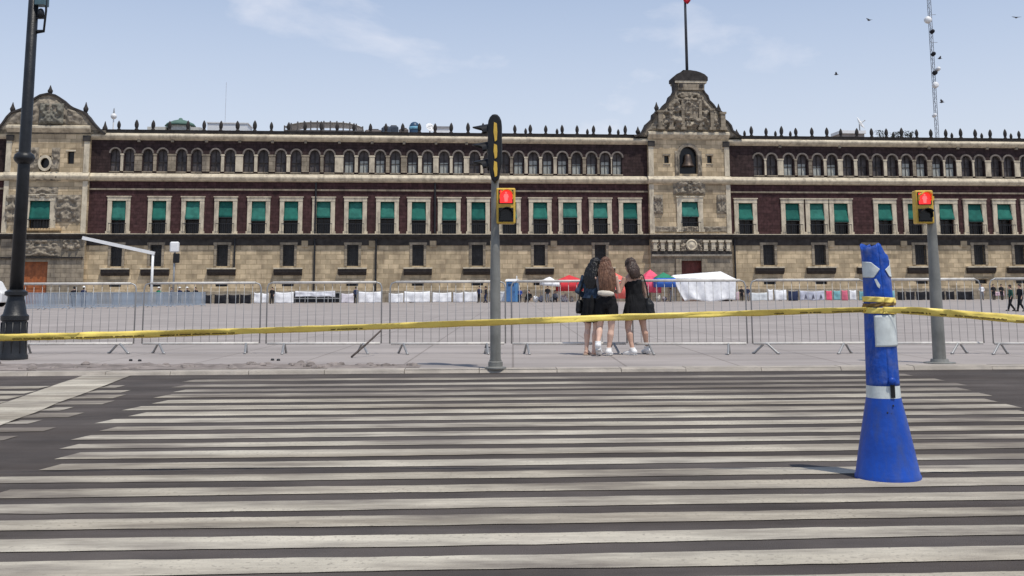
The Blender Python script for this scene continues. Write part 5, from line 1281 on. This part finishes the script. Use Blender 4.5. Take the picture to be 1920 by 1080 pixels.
# market canopies
def canopy(px0, px1, py0, py1, v, m, label, depth=2.2, skirt=.35, tilt=0.0, top=None):
    s = (115 - v) / FPX; a, b = far(px0, v), far(px1, v); c = (a + b) / 2; w = (b - a).length
    zt_, ze = (568 - py0) * s, (568 - py1) * s
    t = thing('market_canopy', label, 'canopy', (c.x, c.y, PLZ), FA, 'vendor canopies at the far end of the plaza')
    def fn(u, vv):
        x = (u - .5) * w; y = (vv - .5) * depth; k = max(abs(u - .5), abs(vv - .5)) * 2
        return (x, y, zt_ - (zt_ - ze - skirt) * k ** 1.1 + tilt * x + .05 * mnoise.noise((x * 2, y * 2, px0)))
    o = MB().grid(14, 10, fn).build('cloth', top or m, t, True); o.modifiers.new('t', 'SOLIDIFY').thickness = .02
    n = 40; vs = []
    loop = [(-.5 + i / 10, -.5) for i in range(10)] + [(.5, -.5 + i / 10) for i in range(10)] + [(.5 - i / 10, .5) for i in range(10)] + [(-.5, .5 - i / 10) for i in range(10)]
    for i, (x, y) in enumerate(loop):
        w_ = 1.015 + .02 * math.sin(i * 2.1)
        vs += [(x * w * w_, y * depth * w_, ze + skirt + tilt * x * w), (x * w * w_ * 1.01, y * depth * w_ * 1.01, ze + tilt * x * w + .06 * mnoise.noise((i * .8, px0, 0)))]
    MB().add(vs, [(2 * i, (2 * i + 2) % 80, (2 * i + 3) % 80, 2 * i + 1) for i in range(n)]).build('valance', m, t, True).modifiers.new('t', 'SOLIDIFY').thickness = .02
    for sx in (-1, 1):
        for sy in (-1, 1): MB().tube([(sx * w * .47, sy * depth * .47, 0), (sx * w * .47, sy * depth * .47, ze + skirt)], .025, 6).build('pole', M['galv'], t)
    return t
canopy(1015, 1046, 521, 538, 8, white_c, 'white canopy left of the red canopy', skirt=.4, tilt=-.08)
canopy(1046, 1090, 518, 548, 7, red_c, 'red canopy left of the three women', skirt=1.1)
canopy(1120, 1188, 514, 562, 7, coral_c, 'coral red canopy seen between the women', skirt=1.5)
canopy(1206, 1235, 508, 551, 7.5, pink_c, 'pink-red canopy right of the woman in black', skirt=1.5, tilt=-.06)
canopy(1228, 1262, 513, 541, 9, blue_c, 'blue canopy with green top left of the white tent', skirt=.9, top=green_c)
# large white tent
def tent():
    v = 7.0; s = (115 - v) / FPX; a, b = far(1258, v), far(1374, v); c = (a + b) / 2; w = (b - a).length; dp = 3.2
    t = thing('white_tent', 'large white tent with sloping roof and side sheets behind a striding person', 'tent', (c.x, c.y, PLZ), FA)
    zr_, ze = (568 - 514) * s, (568 - 527) * s
    pts = [(-w * .52, -dp / 2, ze + .1), (w * .49, -dp / 2, ze), (w * .49, dp / 2, ze), (-w * .52, dp / 2, ze + .1), (-w * .45, 0, zr_ - .25), (w * .32, 0, zr_ + .1)]
    MB().add(pts, [(0, 1, 5, 4), (2, 3, 4, 5), (1, 2, 5), (3, 0, 4)]).build('roof', white_c, t).modifiers.new('t', 'SOLIDIFY').thickness = .03
    def fn(u, vv):
        lo = -w * .34 + w * .80 * u; hi = -w * .50 + w * .98 * u; x = hi + (lo - hi) * vv ** 1.4
        z = ze - .05 - (ze - .1) * vv * (1 - .06 * math.sin(u * 9))
        return (x, -dp / 2 - .02 + .06 * math.sin(u * 24) * (.3 + vv) + .12 * vv * mnoise.noise((u * 6, vv * 2, 3)), z)
    MB().grid(60, 12, fn).build('front_sheet', white_c, t, True).modifiers.new('t', 'SOLIDIFY').thickness = .015
    MB().grid(10, 6, lambda u, vv: (w * .485 + .04 * math.sin(u * 20), -dp / 2 + dp * u, ze - (ze - .15) * vv)).build('side_sheet', white_c, t, True).modifiers.new('t', 'SOLIDIFY').thickness = .015
    for k in range(9):
        x = -w * .46 + w * .92 * k / 8; MB().box(x - .14, x + .14, -dp / 2 - .06, -dp / 2 - .035, ze - .12, ze - .02).build('tie_strap', colr('tie', (.5, .5, .54)), t)
    for sx in (-.48, .47):
        for y in (-dp / 2 + .05, dp / 2 - .05): MB().tube([(sx * w, y, 0), (sx * w, y, ze)], .03, 6).build('pole', M['galv'], t)
tent()
# bundles of goods on the ground
def bundle(px, v, wpx, hpx, m, label, seed):
    s = (115 - v) / FPX; t = thing('goods_bundle', label, 'bundle', far(px, v), FA, 'bundles of goods laid out by vendors')
    b = MB(); rr_ = random.Random(seed); w, h = wpx * s / 2, hpx * s
    for k in range(6): b.ball((rr_.uniform(-.6, .6) * w, rr_.uniform(-.2, .2), h * rr_.uniform(.25, .55)), (w * rr_.uniform(.35, .6), .25, h * rr_.uniform(.3, .45)), 9, 6)
    skinmesh('sack', fuse(b, .035, 1, (.05, 4, 4, seed)), m, t)
    MB().lathe([(.02, 0), (.05, .04), (.03, .1)], 8, (0, 0, h * .8)).build('knot', m, t, True)
for q in ((1004, 7.5, 10, 13, white_c, 'white sack next to the seated vendor near the toilet'), (1013, 7.2, 12, 14, colr('sack_grey', (.42, .40, .44)), 'grey sack below the left edge of the white canopy'), (1035, 7.2, 12, 11, colr('sack_cream', (.7, .68, .6)), 'cream sack below the white canopy'),
          (1059, 6.4, 14, 16, white_c, 'big white sack under the red canopy'), (1072, 6.2, 10, 12, colr('sack_cream', (.7, .68, .6)), 'cream sack under the right side of the red canopy'),
          (1236, 6.4, 12, 13, colr('sack_pale', (.6, .6, .56)), 'pale sack under the blue canopy'), (1354, 5.6, 20, 8, colr('sack_dark', (.05, .03, .035)), 'low dark bundle at the right foot of the white tent'),
          (1246, 6.6, 12, 10, colr('sack_grey', (.42, .40, .44)), 'grey sack under the right side of the blue canopy'), (1490, 6.6, 9, 9, white_c, 'white round bundle in front of the navy cloth'),
          (1815, 6.6, 20, 10, colr('sack_grey', (.42, .40, .44)), 'grey bundle in front of the wide black panel'), (1464, 6.4, 9, 9, black_c, 'black bag in front of the white cloth right of the tent'), (773, 6.4, 22, 7, black_c, 'low black bundle in front of the wide white banner'), (745, 6.4, 9, 9, white_c, 'white bundle in front of the creased white cloth')):
    bundle(*q, seed=int(q[0]))
# far barriers at the left, partly in front of people
fb = thing('crowd_barrier', 'x', 'barrier'); wz = 1.1
MB().tube([(-1.02, 0, .12), (-1.02, 0, wz), (1.02, 0, wz), (1.02, 0, .12), (-1.02, 0, .12)], .025, 6).build('frame', colr('steel_blue', (.30, .35, .41), rough=.5), fb)
bm1 = MB().box(-.03, .03, -.012, .012, .13, wz - .02).mesh('bar', C['steel_blue'])
for k in range(15): link('bar', bm1, fb, (-1.02 + 2.04 * (k + 1) / 16, 0, 0))
fm1 = MB().tube([(0, -.26, .02), (0, 0, .14), (0, .26, .02)], .022, 6).mesh('foot', C['steel_blue'])
for sx in (-.8, .8): link('foot', fm1, fb, (sx, 0, 0))
ORD = ['first', 'second', 'third', 'fourth', 'fifth', 'sixth', 'seventh', 'eighth', 'ninth', 'tenth', 'eleventh', 'twelfth', 'thirteenth', 'fourteenth']
pa, pb = on_ground(34, 582, PLZ), on_ground(385, 574, PLZ); L = (pb - pa).length; nb_ = int(L / 2.1)
for i in range(nb_):
    r = fb if i == 0 else copy_tree(fb); p = pa.lerp(pb, (i + .5) / nb_); r.location = (p.x, p.y, PLZ); r.rotation_euler = (0, 0, math.atan2(pb.y - pa.y, pb.x - pa.x) + random.uniform(-.06, .06))
    tag(r, 'blue-grey far barrier, %s in the row counted from the lamp post' % ORD[i], 'barrier', 'blue-grey barriers far behind the lamp post')
# a second line just behind it, so that the bars close up as in the photograph
pa2, pb2 = on_ground(40, 577, PLZ), on_ground(380, 571.5, PLZ); nb2 = int((pb2 - pa2).length / 2.1)
for i in range(min(nb2, 14)):
    r = copy_tree(fb); p = pa2.lerp(pb2, (i + .5) / nb2); r.location = (p.x, p.y, PLZ); r.rotation_euler = (0, 0, math.atan2(pb2.y - pa2.y, pb2.x - pa2.x) + random.uniform(-.06, .06))
    tag(r, 'blue-grey barrier in the rear line, %s counted from the lamp post' % ORD[i], 'barrier', 'rear line of blue-grey barriers')

# white slanted gantry beam and pole-mounted white box
v = 20.0; s = (115 - v) / FPX
g = far(283, v); t = thing('gantry_post', 'white post carrying a long white beam that slants up to the left', 'post', g, FA)
zt_ = (568 - 474) * s
MB().tube([(0, 0, 0), (0, 0, zt_)], .11, 10).build('post', M['white_pl'], t, True)
MB().box(-6.05, .15, -.12, .12, -.14, .14).xf(Matrix.Translation((0, 0, zt_)) @ Matrix.Rotation(math.atan2(26, 118), 4, 'Y')).build('beam', M['white_pl'], t)
MB().box(-.25, .25, -.25, .25, 0, .05).build('base_plate', M['galv'], t)
v = 14.0; s = (115 - v) / FPX
g = far(324, v); t = thing('camera_pole', 'slim pole with a white box on top, right of the slanted white beam', 'pole', g, FA)
MB().tube([(0, 0, 0), (0, 0, (568 - 462) * s)], .09, 10).build('pole', M['galv'], t, True)
MB().box(-.42, .36, -.3, .3, (568 - 474) * s, (568 - 455) * s).build('white_box', M['white_pl'], t).modifiers.new('b', 'BEVEL').width = .1
MB().box(-.1, .42, -.22, .22, (568 - 493) * s, (568 - 476) * s).build('dark_box', M['sig_black'], t).modifiers.new('b', 'BEVEL').width = .05
# white van mostly cut off by the left edge
v = 22; g = far(-32, v); t = thing('white_van', 'white van at the left edge, partly hidden by the lamp base', 'van', g, FA)
body = [(-2.2, .35), (1.75, .35), (1.8, 1.1), (1.55, 1.35), (1.15, 2.05), (.9, 2.15), (-2.15, 2.15), (-2.2, 1.9)]
o = MB().prism(body, -.9, .9).build('body', M['white_pl'], t); q = o.modifiers.new('b', 'BEVEL'); q.width = .08; q.segments = 3
for x0_, x1_ in ((-2.0, -1.0), (-.9, .1)): MB().box(x0_, x1_, -.93, -.901, 1.25, 1.9).build('window', M['window_dark'], t)
MB().prism([(.2, 1.25), (1.42, 1.25), (1.05, 1.9), (.2, 1.9)], -.93, -.901).build('window', M['window_dark'], t)
for x_ in (-1.35, 1.15):
    for y_ in (-.93, .71):
        wv = MB().lathe([(.2, 0), (.33, 0), (.35, .03), (.35, .19), (.33, .22), (.2, .22)], 20).xf(Matrix.Translation((x_, y_ + .22, .35)) @ Matrix.Rotation(R(90), 4, 'X')).build('wheel', M['black_cloth'], t, 40)
        MB().lathe([(.03, 0), (.18, .0), (.19, .02), (.05, .05)], 14).xf(Matrix.Translation((x_, y_ + .01 if y_ < 0 else y_ + .22, .35)) @ Matrix.Rotation(R(90), 4, 'X')).build('rim', M['galv'], wv)

# ================================================================== ROOFTOP
def roofpt(px, py, v): 
    x, z = fac(px, py, v); return x, z
ZR = Z_UC1 - .3
def roof_thing(name, label, cat, px, v, group=None):
    x = fx(px, 245, v); p = FM @ V(x, -v, ZR); return thing(name, label, cat, p, FA, group)
def rz_(py, px, v): return fz(py, px, v) - ZR
def rw(npx, v): return npx * (115 - v) / FPX
# green dome on a white drum
v = -20; t = roof_thing('roof_dome', 'low dark green dome on a pale drum behind the parapet at the left', 'dome', 338, v)
MB().lathe([(rw(22, v), 0), (rw(22, v), rz_(236, 338, v)), (rw(20, v), rz_(235, 338, v))], 24).build('drum', colr('drum', (.6, .58, .52)), t, 40)
MB().lathe([(rw(28, v), rz_(237, 338, v)), (rw(24, v), rz_(232, 338, v)), (rw(13, v), rz_(227, 338, v)), (rw(4, v), rz_(224.5, 338, v)), (rw(3, v), rz_(222, 338, v)), (.02, rz_(221, 338, v))], 24).build('shell', colr('copper_green', (.10, .17, .14)), t, True)
MB().run([(-1.5, 0), (-1.5, rz_(241, 300, v)), (1.5, rz_(236, 300, v)), (1.5, 0)], rw(-54, v), rw(-22.5, v)).build('annex', colr('drum', (.6, .58, .52)), t)
MB().run([(-1.5, 0), (-1.5, rz_(241, 300, v)), (1.5, rz_(236, 300, v)), (1.5, 0)], rw(22.5, v), rw(38, v)).build('annex', colr('drum', (.6, .58, .52)), t)
# white rooftop rooms
v = -16
for a, b, y, lab in ((389, 415, 229, 'left white flat-roofed room on the palace roof right of the green dome'), (417, 463, 229.5, 'wider white flat-roofed room on the palace roof next to a narrower one')):
    t = roof_thing('roof_room', lab, 'rooftop room', (a + b) / 2, v, 'white rooms on the palace roof'); w = rw(b - a, v) / 2
    MB().box(-w, w, 0, 4, 0, rz_(y + 2, 420, v)).build('wall', M['white_pl'], t); MB().box(-w - .1, w + .1, -.1, 4.1, rz_(y + 2, 420, v) + .002, rz_(y, 420, v)).build('roof', M['white_pl'], t)
    MB().box(-.3, .3, -.03, .0, .6, 1.5).build('window', M['window_dark'], t)
# glazed patio roof
v = -22; t = roof_thing('patio_roof', 'wide low arched glass and steel roof behind the parapet', 'roof canopy', 607, v); w = rw(72, v)
def arc_z(u): return rz_(238, 607, v) + (rz_(228.5, 607, v) - rz_(238, 607, v)) * (1 - (2 * u - 1) ** 4)
MB().grid(24, 4, lambda u, vv: (-w + 2 * w * u, vv * 8, arc_z(u) + .5 * vv)).build('glass', colr('patio_glass', (.5, .49, .46), rough=.3), t, True).modifiers.new('t', 'SOLIDIFY').thickness = .1
for k in range(13):
    u = k / 12; MB().box(-w + 2 * w * u - .08, -w + 2 * w * u + .08, -.15, .05, 0, arc_z(u) + .12).build('steel_post', colr('steel_dark', (.12, .11, .105)), t)
MB().box(-w, w, -.05, .0, rz_(247, 607, v), rz_(244, 607, v)).build('rail', C['steel_dark'], t); MB().box(-w, w, .1, .3, 0, rz_(248, 607, v)).build('wall', colr('drum', (.6, .58, .52)), t)
# equipment: tank, dish, boxes
v = -8; t = roof_thing('water_tank', 'round dark blue tank on the palace roof near the middle', 'water tank', 777, v); r_ = rw(9.5, v)
MB().lathe([(r_, 0), (r_, rz_(243, 777, v)), (r_ * 1.05, rz_(242.5, 777, v)), (r_, rz_(236, 777, v)), (r_ * .7, rz_(231, 777, v)), (r_ * .35, rz_(229, 777, v)), (.05, rz_(228.5, 777, v))], 20).build('tank', colr('tank_blue', (.03, .07, .13), rough=.4), t, 40)
MB().lathe([(r_ * 1.06, rz_(243, 777, v)), (r_ * 1.08, rz_(240, 777, v)), (r_ * 1.04, rz_(238, 777, v))], 20).build('band', colr('band_blue', (.2, .42, .55)), t, True)
for px, v, hp_, lab in ((724, -8, 236, 'blue-black equipment cabinet on the roof left of the round tank'), (738, -9, 234, 'dark box left of the round tank on the roof'), (700, -9, 241, 'low dark cabinet right of the glass roof'), (757, -9, 239, 'low brown cabinet just left of the round tank')):
    t = roof_thing('roof_cabinet', lab, 'cabinet', px, v, 'equipment cabinets on the palace roof'); w = rw(9 if px != 700 else 16, v)
    MB().box(-w, w, 0, 2, 0, rz_(hp_ + 2, px, v)).build('case', colr('cab_%d' % px, (.06, .075, .1) if px in (724, 738) else (.14, .12, .11)), t).modifiers.new('b', 'BEVEL').width = .15
    MB().box(-w * .6, w * .6, .3, 1.6, rz_(hp_ + 2, px, v), rz_(hp_, px, v)).build('vent_cap', C['steel_dark'], t)
def dish(px, py, v, rpx, az, el, label, mast_y):
    t = roof_thing('satellite_dish', label, 'satellite dish', px, v, 'white satellite dishes on the palace roof'); R_ = rw(rpx, v); zc_ = rz_(py, px, v)
    MB().tube([(0, 0, 0), (0, 0, zc_)], .08, 8).build('mast', M['galv'], t)
    D = Matrix.Translation((0, 0, zc_)) @ Matrix.Rotation(az, 4, 'Z') @ Matrix.Rotation(el, 4, 'X')
    MB().lathe([(.05, .0), (R_ * .5, R_ * .07), (R_, R_ * .28), (R_ * 1.02, R_ * .26), (R_ * .5, R_ * .03), (.04, -.05)], 22).xf(D).build('reflector', M['white_pl'], t, True)
    MB().tube([D @ V(R_ * .7, 0, R_ * .15), D @ V(0, 0, R_ * .9), D @ V(-R_ * .7, 0, R_ * .15)], .03, 6).build('feed_arm', M['galv'], t); MB().ball(D @ V(0, 0, R_ * .9), R_ * .1).build('feed_horn', M['galv'], t, True)
dish(806, 240, -7, 9, .5, R(65), 'white satellite dish on the roof right of the round tank', 250)
dish(1612, 232, -10, 13, R(55), R(62), 'tilted white satellite dish above the white roof shelter on the right', 250)
v = -8; t = roof_thing('roof_room', 'low white flat-roofed shelter below the tilted dish on the right', 'rooftop room', 1600, v, 'white rooms on the palace roof'); w = rw(26, v)
MB().box(-w, w, 0, 3, rz_(250, 1600, v), rz_(244.5, 1600, v)).build('roof', M['white_pl'], t); MB().box(-w * .9, w * .9, .2, 2.8, 0, rz_(250, 1600, v) - .002).build('wall', M['roof_flat'], t)
t = roof_thing('roof_room', 'pale low shelter on the roof between the round tank and the signal', 'rooftop room', 832, -9, 'white rooms on the palace roof')
MB().box(rw(-15, -9), rw(15, -9), 0, 3, 0, rz_(240, 832, -9)).build('wall', M['white_pl'], t); MB().box(rw(-16, -9), rw(16, -9), -.1, 3.1, rz_(240, 832, -9) + .001, rz_(237, 832, -9)).build('roof', colr('slate', (.3, .3, .31)), t)
for px in (1648, 1655, 1677, 1684, 1700, 1708):        # shrubs and tubs on the roof
    t = roof_thing('roof_shrub', 'dark shrub on the roof %s' % {1648: 'right of the tilted dish, leftmost of six', 1655: 'right of the tilted dish, second of six', 1677: 'right of the tilted dish, third of six', 1684: 'left of the antenna mast, fourth of six', 1700: 'left of the antenna mast, fifth of six', 1708: 'left of the antenna mast, last of six'}[px], 'shrub', px, -4, 'dark shrubs on the palace roof')
    rr_ = random.Random(px); m = MB(); zt_ = rz_(246 + rr_.uniform(-1, 3), px, -4)
    for k in range(130):
        p = V(rr_.gauss(0, .22), rr_.gauss(0, .22), zt_ * (.35 + .65 * rr_.random() ** .8)); d = V(rr_.uniform(-1, 1), rr_.uniform(-1, 1), rr_.uniform(-.3, 1)).normalized() * .16; e = d.cross(V(rr_.uniform(-1, 1), rr_.uniform(-1, 1), .3)).normalized() * .05
        m.add([p, p + d * .5 + e, p + d, p + d * .5 - e], [(0, 1, 2, 3)])
    tag(m.build('foliage', colr('shrub_dark', (.035, .04, .03)), t), kind='stuff'); MB().tube([(0, 0, 0), (.02, 0, zt_ * .8)], [.05, .02], 6).build('stem', M['sill_wood'], t)
# white globe antenna at left
v = -4; t = roof_thing('globe_antenna', 'thin mast with a white globe right of the left gable', 'antenna', 212, v)
MB().tube([(0, 0, 0), (0, 0, rz_(222, 212, v))], .07, 8).build('mast', M['white_pl'], t); MB().ball((0, 0, rz_(218, 212, v)), rw(5.5, v), 14, 10).build('globe', M['white_pl'], t, True)
MB().tube([(0, 0, rz_(213, 212, v)), (0, 0, rz_(203, 212, v))], [.12, .05], 8).build('tip', M['galv'], t)
# thin far mast
v = -60; x = fx(423, 200, v); t = thing('thin_mast', 'very faint thin mast far behind the white roof rooms', 'mast', FM @ V(x, -v, PLZ), FA)
MB().tube([(0, 0, 0), (0, 0, fz(155, 423, v))], [.05, .03], 6).build('shaft', colr('haze_grey', (.55, .56, .6)), t)
# lattice antenna mast
v = -12; x = fx(1757, 255, v); zb_, zt_ = ZR, fz(-60, 1745, v)
t = thing('antenna_mast', 'tall lattice antenna mast with small dishes rising from the roof at right', 'antenna mast', FM @ V(x, -v, ZR), FA); hgt = zt_ - zb_
steel_m = colr('mast_steel', (.16, .17, .19), rough=.5); legm = MB().tube([(0, 0, 0), (0, 0, hgt)], .035, 5).mesh('leg', steel_m); hw = .24
for a in range(3): link('leg', legm, t, (hw * math.cos(a * 2.094), hw * math.sin(a * 2.094), 0))
lat = MB(); nseg = int(hgt / .55)
for k in range(nseg):
    z0, z1 = hgt * k / nseg, hgt * (k + 1) / nseg
    for a in range(3):
        p, q = (hw * math.cos(a * 2.094), hw * math.sin(a * 2.094)), (hw * math.cos((a + 1) * 2.094), hw * math.sin((a + 1) * 2.094))
        if k % 2: p, q = q, p
        lat.tube([(p[0], p[1], z0), (q[0], q[1], z1)], .018, 4)
tag(lat.build('lattice', steel_m, t), kind='stuff')
for px, py, r_, m, sx in ((1738, 38, 7, M['white_pl'], -1), (1752, 160, 6, M['white_pl'], 0), (1746, 60, 4, black_c, -.3), (1748, 102, 4, black_c, -.3), (1751, 137, 4.5, black_c, 0), (1757, 130, 4, M['white_pl'], .6), (1750, 217, 3.5, M['white_pl'], -.6)):
    z = fz(py, px, v) - ZR; xx = fx(px, py, v) - x; rr_ = rw(r_, v)
    o = MB().lathe([(rr_, -.3), (rr_, .1), (rr_ * .8, .22), (.05, .3)], 14).xf(Matrix.Translation((xx, -.35, z)) @ Matrix.Rotation(R(80), 4, 'X') ).build('antenna_dish', m, t, 40)
    MB().tube([(xx, -.2, z), (0, 0, z)], .03, 5).build('arm', steel_m, o)
for py in (28, 80): 
    z = fz(py, 1750, v) - ZR; MB().tube([(0, 0, z), (.8, 0, z + .05)], .03, 5).build('spur', steel_m, t)
# birds
def bird(px, py, dist, label, flap, rz):
    p = at_depth(px, py, dist); t = thing('bird', label, 'bird', p, rz, 'birds flying over the palace')
    b = MB().tube([(0, -.2, 0), (0, -.1, .01), (0, .05, 0), (0, .16, .02), (0, .21, .02)], [.015, .05, .065, .04, .015], 8)
    b.tube([(0, -.16, 0), (0, -.32, -.01)], [(.03, .01), (.07, .008)], 6); skinmesh('body', fuse(b, .02, 1), colr('bird_grey', (.1, .1, .11)), t)
    for sx in (-1, 1): MB().add([(0, .08, .02), (sx * .22, .1, .02 + .18 * flap), (sx * .46, -.02, .02 + .3 * flap), (sx * .24, -.1, .02 + .16 * flap), (0, -.1, .02)], [(0, 1, 2, 3, 4)]).build('wing', C['bird_grey'], t).modifiers.new('t', 'SOLIDIFY').thickness = .012
for q in ((1630, 38, 95, 'bird high in the sky left of the antenna mast', .4, .6), (1568, 140, 105, 'lone bird between the central gable and the mast', .7, 1.2), (1906, 33, 90, 'bird at the top right corner of the sky', .2, .1), (1766, 192, 95, 'lower one of two birds right of the mast', .8, 1.0), (1762, 110, 105, 'upper one of two birds right of the mast', .6, 1.4)):
    bird(*q)
